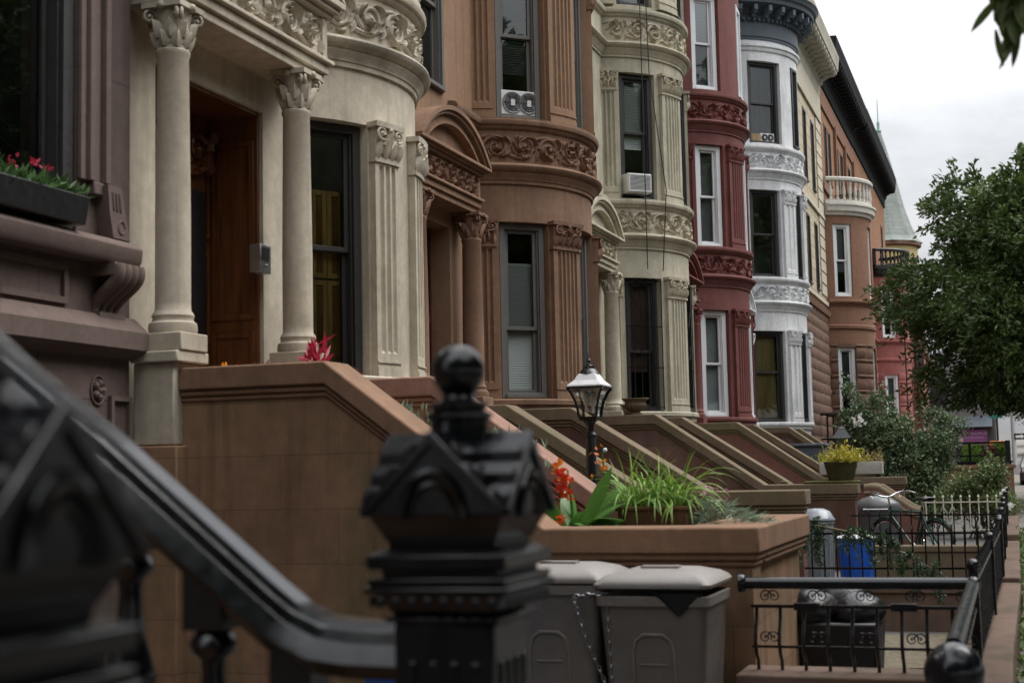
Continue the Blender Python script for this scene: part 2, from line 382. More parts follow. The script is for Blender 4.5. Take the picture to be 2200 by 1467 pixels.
def cap_rows(mb, fn, wd, z0, z1, proj=.075, seed=0):
    H = z1-z0; r_ = random.Random(seed)
    def box(a, b, d0, d1, za, zb):
        us = [a+(b-a)*k/4 for k in range(5)]
        mb.grid([[fn(u, 0, za) for u in us], [fn(u, d0, za) for u in us], [fn(u, d1, zb) for u in us], [fn(u, 0, zb) for u in us]])
        for u in (a, b): mb.add([fn(u,0,za), fn(u,d0,za), fn(u,d1,zb), fn(u,0,zb)], [(0,1,2,3)])
    box(-.015, wd+.015, proj+.02, proj+.02, z0-.03, z0+.01)
    box(0, wd, proj, proj+.02, z0+.01, z1-H*.14)
    box(-.03, wd+.03, proj+.055, proj+.06, z1-H*.14, z1)
    o = MB(); th = H*.045
    for s in (0, 1):
        u = wd*.16 if s == 0 else wd*.84
        spiral(o, u, H*.70, H*.17, 1.5, th, a0=-PI/2, sgn=(1 if s else -1), n=18, w=.03)
        o.tube([(wd*.5, H*.25, .02), (wd*.5+(u-wd*.5)*.5, H*.52, .03), (u, H*.52, .03)], [th*.7, th, th], 6, flat=(0,0,1))
    k = max(3, int(wd/.1)+1)
    for i in range(k):
        leaf(o, wd*(.08+.84*i/(k-1)), H*.03, PI/2, H*.42, wd*.42/k, .05)
        if i < k-1: leaf(o, wd*(.08+.84*(i+.5)/(k-1)), H*.15, PI/2+r_.uniform(-.15,.15), H*.52, wd*.38/k, .045)
    leaf(o, wd*.5, H*.5, PI/2, H*.36, wd*.14, .06); o.ball((wd*.5, H*.8, .03), H*.09, 8)
    for i in range(5):
        a = r_.uniform(0.3, PI-.3); leaf(o, wd*r_.uniform(.25,.75), H*r_.uniform(.3,.6), a, H*.22, H*.06, .045, r_.uniform(-1,1))
    mb.uvmap(o, lambda u, v, w: fn(u, proj+.012+w, z0+v))
def pilaster(root, fn, wd, z0, z1, cap, m, mc, flutes=5, proj=.07, seed=0):
    b = MB(); pil_rows(b, fn, wd, z0, z1-cap, flutes, proj)
    p = b.build('pilaster', m, root, smooth=30)
    if cap:
        c = MB(); cap_rows(c, fn, wd, z1-cap+.001, z1-.002, proj, seed); c.build('capital', mc, p, smooth=45)
    return p
def bow_fn(bw, ph0): return lambda u, d, z: bw.pt(ph0 - math.degrees(u/bw.R), d, z)
def face_fn(x, y0): return lambda u, d, z: (x+d, y0+u, z)
def column(root, x, y, z0, z1, r, caph, m, mc, plinth=.1):
    h = z1-caph
    b = MB(); b.lathe([(r*1.34,0),(r*1.38,.03),(r*1.34,.065),(r*1.17,.08),(r*1.14,.10),(r*1.2,.115),(r*1.12,.135),(r*1.02,.15),(r,.2),(r*1.0,(h-z0)*.4),(r*.90,h-z0-.05),(r*.98,h-z0-.035),(r*.99,h-z0-.012),(r*.9,h-z0)], (x,y,z0), 28)
    c_ = b.build('column', m, root, smooth=40)
    p = MB(); p.box(x-r*1.4, x+r*1.4, y-r*1.4, y+r*1.4, z0-plinth, z0-.001); p.build('plinth', m, c_, bevel=.008)
    q = MB(); rb = r*.9; q.lathe([(rb,0),(rb*1.0,caph*.35),(rb*1.10,caph*.65),(rb*1.24,caph*.86),(rb*1.2,caph*.87)], (x,y,h+.001), 20)
    a = r*1.28; q.box(x-a, x+a, y-a, y+a, z1-caph*.13, z1-.002)
    for row, (zb, L, nn) in enumerate(((.02, .42, 8), (.22, .46, 8))):
        for k in range(nn):
            o = MB(); leaf(o, 0, 0, PI/2, L*caph, r*.42, .03); th = 2*PI*(k+.5*row)/nn
            def fm(u, v, w, th=th, zb=zb, L=L):
                t = max(0, v/(L*caph)); rr = rb*(1+.12*row) + w + .06*r*t + .55*r*max(0, t-.62)**1.3; z = h+zb*caph+v - .35*caph*max(0, t-.8)
                return (x+rr*math.cos(th)-u*math.sin(th), y+rr*math.sin(th)+u*math.cos(th), z)
            q.uvmap(o, fm)
    for k in range(4):
        th = PI/4+PI/2*k
        for s in (-1, 1):
            o = MB(); spiral(o, 0, 0, caph*.15, 1.4, caph*.05, a0=PI, sgn=-1, n=18)
            def fv(u, v, w, th=th, s=s):
                rr = r*1.36+u*.9; tt = w + s*caph*.05
                return (x+rr*math.cos(th)-tt*math.sin(th), y+rr*math.sin(th)+tt*math.cos(th), h+caph*.70+v)
            q.uvmap(o, fv)
    for k in range(4):
        th = PI/2*k; q.ball((x+r*1.26*math.cos(th), y+r*1.26*math.sin(th), z1-caph*.09), caph*.10, 8)
    q.build('capital', mc, c_, smooth=50); return c_
def carve_face(root, x, y0, y1, z0, z1, m, seed, name='frieze', margin=.04):
    L, H = y1-y0-2*margin, z1-z0-2*margin*.6
    b = MB(); o = scrollwork(L, H, seed); b.uvmap(o, face_map(x+.003, y0+margin, z0+margin*.6)); return b.build(name, m, root, smooth=50)
def porch(root, xp, xb, y0, y1, zf, zcol, zcap, zs, m, mc, r=.125, caph=.34, ycols=None, arch=.58, doorm=None, pedz=None, seed=3, frz=.34, corn=.14, leftvis=True):
    """columns at x=xp, entablature z=zs up, arched pediment over it; back wall x=xb"""
    e = MB(); xs = xp-.01
    e.box(xb, xs-.03, y0+.05, y1-.05, zs, zs+.07); e.box(xb, xs, y0+.03, y1-.03, zs+.071, zs+.15); e.box(xb, xs+.035, y0-.01, y1+.01, zs+.151, zs+.185)
    z2 = zs+.186
    e.box(xb, xs-.02, y0+.04, y1-.04, z2, z2+frz)
    e.box(xs-.02, xs+.0, y0+.05, y0+.13, z2, z2+frz); e.box(xs-.02, xs+.0, y1-.13, y1-.05, z2, z2+frz)
    z3 = z2+frz+.001
    e.box(xb, xs+.03, y0, y1, z3, z3+.04); e.box(xb, xs+.075, y0-.04, y1+.04, z3+.0405, z3+corn*.6); e.box(xb, xs+.11, y0-.07, y1+.07, z3+corn*.6+.0005, z3+corn)
    e.build('entablature', m, root, bevel=.008)
    carve_face(root, xs-.02, y0+.13, y1-.13, z2, z2+frz, mc, seed)
    z4 = z3+corn+.001; yc = (y0+y1)/2; a = (y1-y0)/2+.075; hh = arch; Rr = (a*a+hh*hh)/(2*hh); zc = z4+hh-Rr; ph = math.asin(min(1, a/Rr))
    g = MB()
    def arc(Ro, k): t = -ph + 2*ph*k/24; return (yc+Ro*math.sin(t), max(z4, zc+Ro*math.cos(t)))
    for Ro, Ri, xo in ((Rr, Rr-.05, xs+.11), (Rr-.05, Rr-.09, xs+.08), (Rr-.09, Rr-.17, xs+.03), (Rr-.17, Rr-.20, xs+.05)):
        rows = []
        for k in range(25):
            yo, zo = arc(Ro, k); yi, zi = arc(Ri, k)
            rows.append([(xb, yo, zo), (xo, yo, zo), (xo, yi, zi), (xb, yi, zi)])
        g.grid(rows)
    pd = g.build('pediment', m, root, smooth=30)
    ty = MB(); poly = [arc(Rr-.19, k) for k in range(25)]; ty.prism(poly, lambda p, t: (t, p[0], p[1]), xb, xs-.05); ty.build('tympanum', m, pd, smooth=0)
    for i, yy in enumerate(ycols or (y0+.2, y1-.2)): column(root, xp-.10, yy, zcol, zs-.002, r, caph, m, mc, plinth=(zcol-pedz) if pedz else .1)
    return z4+hh
def door(root, x, y0, y1, z0, z1, m, vis=True):
    d = MB(); w = y1-y0
    d.box(x-.06, x, y0, y1, z0, z1)
    for s in (0, 1):
        a, b = y0+w*.5*s+.05, y0+w*.5*(s+1)-.05
        for za, zb in ((.06,.26),(.30,.58),(.62,.94)):
            q0, q1 = z0+(z1-z0)*za, z0+(z1-z0)*zb
            d.box(x, x+.022, a, a+.035, q0, q1).box(x, x+.022, b-.035, b, q0, q1).box(x, x+.022, a+.035, b-.035, q0, q0+.035).box(x, x+.022, a+.035, b-.035, q1-.035, q1)
            d.box(x, x+.012, a+.07, b-.07, q0+.07, q1-.07)
    d.box(x, x+.03, y0+w*.5-.025, y0+w*.5+.025, z0, z1)
    o = d.build('door', m, root, bevel=.004)
    k = MB(); k.ball((x+.075, y0+w*.44, z0+1.0), .032, 10); k.tube([(x, y0+w*.44, z0+1.0), (x+.06, y0+w*.44, z0+1.0)], .012, 8); k.box(x+.001, x+.008, y0+w*.44-.025, y0+w*.44+.025, z0+.9, z0+1.1); k.build('handle', M['brass'], o)
    return o
def body(root, m, x, y0, y1, zt, back=-17):
    i_ = MB(); xi, ya, yb = x-.75, y0+.14, y1-.14
    for z0, z1 in ((-.9, 1.75), (1.8, 5.5), (5.55, 8.95), (9.0, zt-.25)):
        i_.add([(xi-5,ya,z0),(xi,ya,z0),(xi,yb,z0),(xi-5,yb,z0),(xi-5,ya,z1),(xi,ya,z1),(xi,yb,z1),(xi-5,yb,z1)], [(0,1,2,3),(4,5,6,7),(0,1,5,4),(2,3,7,6),(3,0,4,7)])
    i_.build('interior', M['inner'], root, smooth=0)  # lining that paints the room dimness behind the panes
    b = MB(); e = .004
    b.box(back, back+.2, y0+e, y1-e, -1, zt); b.box(back+.2, x-.002, y0+e, y0+e+.12, -1, zt); b.box(back+.2, x-.002, y1-e-.12, y1-e, -1, zt); b.box(back+.2, x-.002, y0+e+.12, y1-e-.12, zt-.2, zt)
    return b
def cornice_roof(root, bw, m, z, yl, yr, brackets=True, scale=1.0, pan=.5):
    s = scale
    prof = [(0,-.02),(.03,0),(.03,.06),(.06,.07),(.06,.07+pan),(.10,.09+pan),(.10,.15+pan),(.16,.17+pan),(.18,.23+pan),(.48*s,.27+pan),(.50*s,.36+pan),(.56*s,.40+pan),(.60*s,.50+pan),(.62*s,.52+pan),(0,.60+pan)]
    b = MB(); band(b, bw, prof, z, yl, yr); o = b.build('roof_cornice', m, root, smooth=30)
    path = band_path(bw, .17, yl+.15, yr-.15, 60); dd = MB(); den = MB()
    dd.box(-.05, .05, .08, .23, -.02, .28*s).box(-.045, .045, -.04, .08, -.05, .10).tube([(-.05, .07, .2*s), (.05, .07, .2*s)], .05, 8)
    br = dd.build('bracket', m, None, bevel=.006); br.parent = o; first = True; den.box(-.035, .035, -.10, -.03, -.12, -.02); de = den.build('dentil', m, None, smooth=0); de.parent = o; dcount = 0; rl = ROOT[root_of(root).name]; acc = 0; nxt = 0; nx2 = 0
    for i in range(len(path)-1):
        a, c = Vector((*path[i], 0)), Vector((*path[i+1], 0)); L = (c-a).length
        if L < 1e-6: continue
        t = (c-a)/L; n = Vector((t.y, -t.x, 0))
        while nxt < acc+L:
            p = a+t*(nxt-acc); Mx = frame_M((p.x, p.y, z+pan), t, n)
            bo = br if first else br.copy(); bo.matrix_local = Matrix.Translation(-rl) @ Mx
            if not first: COL.objects.link(bo)
            first = False
            nxt += .36
        while nx2 < acc+L:
            p = a+t*(nx2-acc); dn = de if not dcount else de.copy(); dn.matrix_local = Matrix.Translation(-rl) @ frame_M((p.x, p.y, z+pan), t, n)
            if dcount: COL.objects.link(dn)
            dcount += 1; nx2 += .14
        acc += L
    return o

HS = []
def bow_house(name, label, cy, dz, P):
    """one bow fronted house; P: materials and switches"""
    c, R, xf = P.get('c', 6.84), P.get('R', 1.55), P.get('xf', -6.35)
    y0, y1 = P.get('y0', cy-4.6), P.get('y1', cy+1.65)
    root = thing(name, label, 'house', (xf, (y0+y1)/2, 0))
    bw = Bow(c, cy, R, xf); m, mc, m2 = P['m'], P['mc'], P.get('m2', P['m'])
    ztop = P.get('ztop', 13.0)+dz; g0 = -1
    zs = [(2.47+dz, 4.75+dz), (6.10+dz, 8.33+dz), (9.53+dz, 11.65+dz)]
    W = P.get('wins', [(61,35),(12,-12),(-35,-61)])
    WF = P.get('winsf', [W, W, W])
    ops = [(a, b, za, zb) for fl, (za, zb) in enumerate(zs) for a, b in WF[fl]]
    # cellar openings left plain
    bwm = MB(); bow_wall(bwm, bw, g0, 5.30+dz, [o for o in ops if o[3] < 5.3+dz]); bwm.build('bay_wall', m, root, smooth=25)
    bwm = MB(); bow_wall(bwm, bw, 5.30+dz, ztop, [o for o in ops if o[3] > 5.3+dz]); bwm.build('bay_wall', m2, root, smooth=25)
    # flat part with entrance and the windows over it
    b = body(root, m, xf, y0, y1, ztop)
    yl, yr = y0+.004, y1-.004; yb0, yb1 = bw.pt(bw.phm,0,0)[1], bw.pt(-bw.phm,0,0)[1]
    pd0, pd1 = y0+.45, P.get('pd1', y0+1.68); xw = P.get('xw', -6.13); pe = y0+P.get('pw', 2.05); zp = P['zs']+dz+.01
    uw = [(y0+.75, y0+2.1, 6.15+dz, 8.3+dz), (y0+.75, y0+2.1, 9.55+dz, 11.6+dz)]
    flat_wall(b, xf, yl, yb0, g0, ztop, [(yl, pe-.01, g0, zp)]+uw); flat_wall(b, xf, yb1, yr, g0, ztop, [])
    flat_wall(b, xw, yl, pe, g0, zp, [(pd0, pd1, 1.85+dz, 4.42+dz)], P.get('dd', .24)+.01)
    for q in (yl, pe): b.add([(xw,q,g0),(xf,q,g0),(xf,q,zp),(xw,q,zp)], [(0,1,2,3)])
    b.add([(xw,yl,zp),(xw,pe,zp),(xf,pe,zp),(xf,yl,zp)], [(0,1,2,3)])
    # party wall seen over the lower neighbour, bay roof
    b.build('wall', P.get('mw', m2), root, smooth=0)
    fm = P['frame']
    for fl, (za, zb) in enumerate(zs):
        for i, (pa, pb) in enumerate(WF[fl]):
            bl = P.get('blinds', {}).get((fl, i)); cu = P.get('curtains', {}).get((fl, i))
            wd_ = P.get('wdep', {}).get(i, -.13); window(root, bw.pt(pa-.3, wd_, 0), bw.pt(pb+.3, wd_, 0), za+.01, zb-.01, fm, bl, P.get('fw', .07), curtain=cu, sashm=P.get('sash'), mid=P.get('mid', {}).get((fl, i), .5))
    for za, zb in ((q[2], q[3]) for q in uw):
        window(root, (xf-.02, y0+.76), (xf-.02, y0+2.09), za+.01, zb-.01, fm, (M['blindd'], .5, .96), P.get('fw', .07), sashm=P.get('sash'))
    if P.get('jamb'):
        k = MB(); k.box(xw-P['dd'], xw-.03, pd1-.03, pd1-.004, 1.86+dz, 4.41+dz); k.box(xw-P['dd'], xw-.03, pd0, pd1, 4.39+dz, 4.415+dz)
        for z_, z2_ in ((1.95,2.7),(2.8,4.2)): ring(k, 0, P['dd']-.09, z_, z2_, .04, .0, .015, Matrix(((1,0,0,xw-P['dd']+.03),(0,0,-1,pd1-.03),(0,1,0,dz),(0,0,0,1))))
        k.build('door_lining', M['dooro'], root, bevel=.004)
        k = MB(); yq = (pd0+pd1)/2; k.box(xw-P['dd']+.031, xw-P['dd']+.036, yq+.12, pd1-.14, 2.45, 3.75); k.build('door_glass', M['black'], root)
        k = MB(); o = scrollwork(.9, .42, 5); k.uvmap(o, face_map(xw-P['dd']+.035, yq-.2, 3.85)); k.build('door_carving', M['dooro'], root, smooth=50)
    door(root, xw-P.get('dd', .24), pd0+.005, pd1-.005, 1.86+dz, 4.41+dz, P['doorm'])
    porch(root, P.get('xp', -5.83), xw-.01, y0+.02, y0+P.get('pw', 2.05)-.02, 1.85+dz, P.get('zcol', 2.42)+dz, None, P['zs']+dz, m, mc, r=P.get('colr', .125), arch=P.get('arch', .5), ycols=[y0+q for q in P.get('cols', (.2, 1.88))], pedz=P.get('pedz', 1.85+dz), seed=int(cy), frz=P.get('frz', .27), corn=P.get('corn', .10), caph=.30)
    if P.get('pedestal'):
        yc = y0+P['cols'][0]; xp = P.get('xp')-.10
        k = MB(); k.box(xp-.2, xp+.10, yc-.15, yc+.15, 1.76, 2.285); k.box(xp-.2, xp+.15, yc-.19, yc+.19, 2.286, 2.36); k.build('column_pedestal', m, root, bevel=.01)
        k = MB(); k.box(xp-.3, xp+.14, yc-.18, yc+.20, -.3, 1.755); k.build('pedestal_base', M['stoopA'], root, bevel=.01)
    # pilasters by floor
    for fl, (za, zb) in enumerate(zs):
        for k, (pa, pb) in enumerate(P.get('pils', [[(73.5,63),(34,16),(-16,-34),(-63,-73.5)]]*3)[fl]):
            wd = rad(pa-pb)*R; kind = P.get('pilk', 'fluted')
            if kind == 'fluted': pilaster(root, bow_fn(bw, pa), wd, za-.02, zb+.03, .34, m if fl == 0 else m2, mc, 5 if wd > .4 else 3, seed=k+fl*7)
            elif fl < 2 and kind == 'column':
                pilaster(root, bow_fn(bw, pa), wd, za-.02, zb+.03, .34 if fl < 2 else 0, m, mc, 1 if wd < .4 else 2, seed=k+fl*7)
    # bands
    wl = P.get('wing', y0+2.25)
    for fl, zc in ((0, 5.27), (1, 8.62)):
        k = MB(); band(k, bw, LOWER, zc+dz, wl if fl == 0 else yl+.01, yr-.01); k.build('cornice', mc if P.get('dirty') else m, root, smooth=40)
        k = MB(); band(k, bw, [(0,0),(.035,0),(.035,.43),(0,.43)], zc+.235+dz, wl if fl == 0 else yl+.01, yr-.01)
        band(k, bw, UPPER, zc+.645+dz, wl if fl == 0 else yl+.01, yr-.01); k.build('cornice', m, root, smooth=40)
        A = bw.phm-3; L = rad(2*A)*R; H = .36
        k = MB(); o = scrollwork(L*(R+.035)/R, H, int(cy)+fl, 1.02); k.uvmap(o, bow_map(Bow(c, cy, R+.035, xf), A, zc+.275+dz, .002)); k.build('frieze', mc, root, smooth=50)
    k = MB(); band(k, bw, SILL, 2.40+dz, P.get('sillwing', wl+.3), yr-.01); k.build('sill', P.get('msill', m), root, smooth=30)
    if P.get('extra'):
        k = MB(); band(k, bw, [(0,0),(.03,0),(.05,.04),(.05,.08),(.09,.11),(.09,.16),(0,.18)], P['extra'], yl+.01, yr-.01); k.build('cornice', m, root, smooth=40)
    if P.get('roofm'): cornice_roof(root, bw, P['roofm'], ztop-P.get('rooft', .9), yl, yr, pan=P.get('pan', .5))
    else:
        k = MB(); band(k, bw, UPPER, ztop-.5, yl+.01, yr-.01); k.build('roof_cornice', m, root)
    # bay roof slab
    k = MB(); pts = [bw.pt(bw.phm-2*bw.phm*i/20, -.01, ztop-.01)[:2] for i in range(21)]; k.prism(pts, lambda p, t: (p[0], p[1], t), ztop-.06, ztop-.01); k.build('roof', M['slate'], root, smooth=0)
    HS.append((root, bw)); return root, bw
# ------------------------------------------------------------------ the row
CYS = [12.15, 18.40, 24.70, 31.00, 37.05]
bow_house('rowhouse', 'pale limestone rowhouse with round porch columns and oak door', 12.15, -.04, dict(
    m=M['cream'], mc=M['cream_carve'], frame=M['wframe'], doorm=M['dooro'], zs=4.70, xw=-5.4, xp=-5.0, pw=2.36, pd1=9.68, dd=.46, jamb=1, pedestal=1, pedz=2.362, frz=.34, corn=.14, dirty=1, colr=.115, zcol=2.52, cols=(.2, 1.92), y0=7.75, y1=13.74,
    winsf=[[(48,21),(-22,-49)], [(48,21),(-22,-49)], [(48,21),(-22,-49)]],
    pils=[[(64,50),(20,8),(-5,-17),(-52,-66)]]*3, wing=10.0, sillwing=10.3, roofm=M['slate']))
bow_house('rowhouse', 'warm brown rowhouse with carved band and white blinds', 18.40, 0, dict(
    m=M['brown'], m2=M['ochre'], mc=M['brown_carve'], frame=M['gframe'], doorm=M['doorr'], zs=4.60, y0=13.75, y1=19.99,
    blinds={(0,0): (M['blindw'], .02, .78), (0,1): (M['blindw'], .3, .9), (1,0): (M['blindd'], .3, .97), (1,1): (M['blindg'], .1, .95), (2,0): (M['blindg'], .3, .97)}, mid={(0,0): .40, (1,0): .52}, roofm=M['slate']))
bow_house('rowhouse', 'greenish limestone rowhouse with barred parlour windows', 24.70, .04, dict(
    m=M['cream2'], mc=M['cream2_carve'], dirty=1, wins=[(61,35),(9,-16),(-35,-61)], pils=[[(73.5,63),(31,11),(-18,-34),(-63,-73.5)]]*3, wdep={1: -.03}, frame=M['wframe'], doorm=M['doorr'], zs=4.63, y0=20.0, y1=26.29,
    blinds={(0,0): (M['blindr'], .3, .97), (1,0): (M['blindw'], .42, .97), (1,1): (M['blindw'], .5, .97), (0,1): (M['blindd'], .3, .97)}, mid={(1,0): .54, (0,0): .45}, roofm=M['slate']))
bow_house('rowhouse', 'red painted rowhouse with wide white window frames', 31.00, .12, dict(
    m=M['red'], mc=M['red'], wins=[(61,35),(9,-16),(-35,-61)], pils=[[(73.5,63),(31,11),(-18,-34),(-63,-73.5)]]*2+[[]], wdep={1: -.03}, frame=M['wwhite'], doorm=M['doorr'], zs=4.60, y0=26.3, y1=32.59, fw=.095, sash=M['wwhite'],
    blinds={(0,0): (M['blindg'], .04, .96), (1,0): (M['blindd'], .04, .96), (2,0): (M['blindd'], .04, .96)}, roofm=M['slate']))
bow_house('rowhouse', 'bluish white painted rowhouse under a dark blue-grey cornice', 37.05, .15, dict(
    c=6.75, R=1.9, m=M['white'], mc=M['white'], frame=M['wframe'], doorm=M['doorr'], zs=4.60, y0=32.6, y1=39.09, pilk='column', extra=12.05,
    wdep={1: -.02}, winsf=[[(66,37),(19,8),(-17,-46)], [(64,37),(19,8),(-17,-46)], [(62,32),(17,3),(-17,-46)]],
    pils=[[(34,21),(6,-8)], [(35,21),(6,-8)], []], ztop=13.15, rooft=.95, roofm=M['slate'], pan=.55,
    curtains={(0,0): (M['curtain'], .02, .96), (0,1): (M['curtain'], .02, .96)}, mid={(0,0): .55}))

# ------------------------------------------------------------------ stoops
def stoop(label, yn, m, cm, prof, far=None, th=.36, wid=1.5, cope=.15, name='stoop', zf=1.86, steps=True, xdoor=-5.95, cm2=None, farprof=None, ends=(1,1), group='stoops up to the parlour doors'):
    """prof: [(x,z) along the coping top from the door to the street]; two cheek walls and the flight between them"""
    root = thing(name, label, 'stoop', (prof[-1][0], yn+th, 0), group)
    for k, (ya, pr) in enumerate(((yn, prof), (yn+th+wid, farprof or prof))):
        c_ = cm if k == 0 else (cm2 or cm)
        w = MB(); poly = [(x, z-cope) for x, z in pr] + [(pr[-1][0], -.3), (pr[0][0], -.3)]
        w.prism(poly, lambda p, t: (p[0], t, p[1]), ya+.05, ya+th-.05); wl = w.build('cheek_wall', m, root, smooth=0)
        b = MB()
        for top, bot, o, ex in ((0, -.145, 0, .05), (-.1455, -.185, .02, .03), (-.1855, -.22, .035, .015)):
            P2 = [(x + (ex if i == len(pr)-1 else 0), z) for i, (x, z) in enumerate(pr)]
            b.prism([(x, z+top) for x, z in P2] + [(x, z+bot) for x, z in P2[::-1]], lambda p, t: (p[0], t, p[1]), ya+o, ya+th-o)
        b.build('coping', c_, root, bevel=.012)
    if steps:
        s = MB(); n = 9; x = prof[1][0]-.05; rise = (zf-.0)/n; run = .27
        s.box(xdoor, x, yn+th-.049, yn+th+wid+.049, -.3, zf)
        for i in range(1, n):
            s.box(x+(i-1)*run+.0005, x+i*run, yn+th-.049, yn+th+wid+.049, -.3, zf-i*rise-.03)
            s.box(x+(i-1)*run+.0005, x+i*run+.03, yn+th-.048, yn+th+wid+.048, zf-i*rise-.0295, zf-i*rise)
        s.build('steps', m, root, bevel=.008)
    return root
def slope(x0, x1, x2, x3, zt, zb): return [(x0, zt), (x1, zt), (x2, zb), (x3, zb)]
A = slope(-5.0, -3.97, -2.57, -1.38, 2.25, 1.215)
stoop('big brown painted stoop with plant box, nearest in the row', 7.85, M['stoopA'], M['copeA'], A, xdoor=-5.4, cm2=M['copeP'], farprof=[(-5.0, 2.25), (-3.97, 2.25), (-2.80, 1.38)], wid=1.35)
stoop('dark brownstone stoop behind the black lamp post', 13.75, M['stoopB'], M['copeB'], slope(-5.9, -4.88, -3.44, -1.92, 2.23, 1.31), farprof=[(-5.9, 2.26), (-4.75, 2.26), (-3.25, 1.30)])
stoop('dark stoop with mossy coping below the barred windows', 20.0, M['stoopB'], M['copeB'], slope(-5.9, -4.83, -3.28, -2.06, 2.32, 1.28), farprof=[(-5.9, 2.33), (-4.85, 2.33), (-3.3, 1.30)])
stoop('reddish painted stoop in front of the red house', 26.2, M['stoopR'], M['copeB'], slope(-5.9, -4.78, -3.24, -1.85, 2.36, 1.30), farprof=[(-5.9, 2.36), (-4.78, 2.36), (-3.24, 1.36), (-2.6, 1.36)])
stoop('weathered stoop in front of the bluish white house', 32.5, M['stoopB'], M['copeB'], slope(-5.9, -4.75, -3.3, -2.3, 2.41, 1.38))

# ------------------------------------------------------------------ camera, sky, light
cam = bpy.data.cameras.new('camera'); co = bpy.data.objects.new('camera', cam); COL.objects.link(co); S.camera = co
X = Vector((0.94341442,0.33091149,-0.02160577)); U = Vector((0.05028121,-0.07834137,0.99565779)); B = Vector((0.32778198,-0.94040428,-0.09054701))
co.matrix_world = Matrix(((X.x,U.x,B.x,0),(X.y,U.y,B.y,0),(X.z,U.z,B.z,1.55),(0,0,0,1)))
cam.lens = 3055*36/2200; cam.sensor_width = 36; cam.clip_end = 2000; cam.clip_start = .05
cam.dof.use_dof = True; cam.dof.focus_distance = 19; cam.dof.aperture_fstop = 3.1
w = bpy.data.worlds.new('World'); S.world = w; w.use_nodes = True; nt = w.node_tree; bg = nt.nodes['Background']
SUN_EL, SUN_AZ = 58, 60      # azimuth from +y (street) toward +x
sk = nt.nodes.new('ShaderNodeTexSky'); sk.sky_type = 'NISHITA'; sk.sun_disc = False; sk.sun_elevation = rad(SUN_EL); sk.sun_rotation = rad(SUN_AZ)
tc = nt.nodes.new('ShaderNodeTexCoord'); mp = nt.nodes.new('ShaderNodeMapping'); mp.inputs['Scale'].default_value = (1.2, 1.2, 2.6); nt.links.new(tc.outputs['Generated'], mp.inputs[0])
n1 = noise(nt, mp.outputs[0], 1.7, 8, .58)
cl = mix(nt, rng(nt, n1, .38, .62, 0, 1), (3.7, 3.85, 4.1), (7.3, 7.3, 7.35))
sz = nt.nodes.new('ShaderNodeSeparateXYZ'); nt.links.new(tc.outputs['Generated'], sz.inputs[0])
gr = rng(nt, sz.outputs[2], .0, .9, .40, 2.65)   # an overcast sky is brightest overhead
nt.links.new(mix(nt, 1.0, mix(nt, .95, sk.outputs[0], cl), gr, 'MULTIPLY'), bg.inputs[0]); bg.inputs[1].default_value = .1
sl = bpy.data.lights.new('sun', 'SUN'); so = bpy.data.objects.new('sun', sl); COL.objects.link(so); sl.energy = 1.5; sl.angle = rad(45); sl.color = (1, .97, .92)
d = Vector((math.sin(rad(SUN_AZ))*math.cos(rad(SUN_EL)), math.cos(rad(SUN_AZ))*math.cos(rad(SUN_EL)), math.sin(rad(SUN_EL))))
so.rotation_euler = d.to_track_quat('Z', 'Y').to_euler()
S.view_settings.view_transform = 'Standard'; S.view_settings.look = 'None'; S.view_settings.exposure = .80; S.view_settings.gamma = 1
S.render.engine = 'CYCLES'; S.cycles.use_denoising = True; S.cycles.max_bounces = 6; S.cycles.transparent_max_bounces = 12
S.cycles.caustics_reflective = S.cycles.caustics_refractive = False
# ------------------------------------------------------------------ helpers for repeats and leaves
def rep(o, mats):
    """copies of a part placed by local matrices"""
    for k, m in enumerate(mats):
        c = o if k == 0 else o.copy()
        if k: COL.objects.link(c)
        c.matrix_local = m
T = lambda x, y, z: Matrix.Translation((x, y, z))
def gz(y): return 0 if y < 12 else (y-12)*.012 if y < 80 else .816+(y-80)*.03
rg = np.random.default_rng(5)
def leaves(pts, dirs, L, W, jit=.5, droop=0., fold=.25):
    n = len(pts); d = dirs + rg.normal(0, jit, (n,3)); d[:,2] -= droop; d /= np.linalg.norm(d, axis=1)[:,None]
    r = rg.normal(0, 1, (n,3)); s = np.cross(d, r); s /= np.linalg.norm(s, axis=1)[:,None]; nn = np.cross(s, d)
    l = L*rg.uniform(.6, 1.25, (n,1)); w = W*rg.uniform(.7, 1.2, (n,1))
    v = np.stack([pts, pts+d*l*.45+s*w-nn*w*fold, pts+d*l, pts+d*l*.45-s*w-nn*w*fold, pts+d*l*.5], 1).reshape(-1,3)
    f = np.arange(n)[:,None]*5
    return v, np.concatenate([np.concatenate([f, f+1, f+4], 1), np.concatenate([f+1, f+2, f+4], 1), np.concatenate([f+2, f+3, f+4], 1), np.concatenate([f+3, f, f+4], 1)], 0)
def leafmesh(name, v, f, mat, parent=None, loc=None):
    off = np.array(ROOT[root_of(parent).name]) if parent else np.array(loc or (0,0,0))
    me = bpy.data.meshes.new(name); me.from_pydata((v-off).tolist(), [], f.tolist()); me.materials.append(mat)
    o = bpy.data.objects.new(name, me); COL.objects.link(o)
    if parent: o.parent = parent
    else: o.location = off
    return o
M['leafA'] = leafmat('street_tree_leaf', (.03,.062,.012), (.07,.11,.022))
M['leafB'] = leafmat('rose_leaf', (.05,.095,.04), (.15,.20,.10))
M['leafC'] = leafmat('canna_leaf', (.05,.16,.03), (.13,.29,.05), .35)
M['leafG'] = leafmat('grass_blade', (.13,.28,.03), (.28,.45,.07), .45)
M['leafS'] = leafmat('grey_green_leaf', (.13,.19,.13), (.24,.31,.22))
M['leafY'] = leafmat('yellow_green_leaf', (.30,.30,.03), (.42,.36,.05))
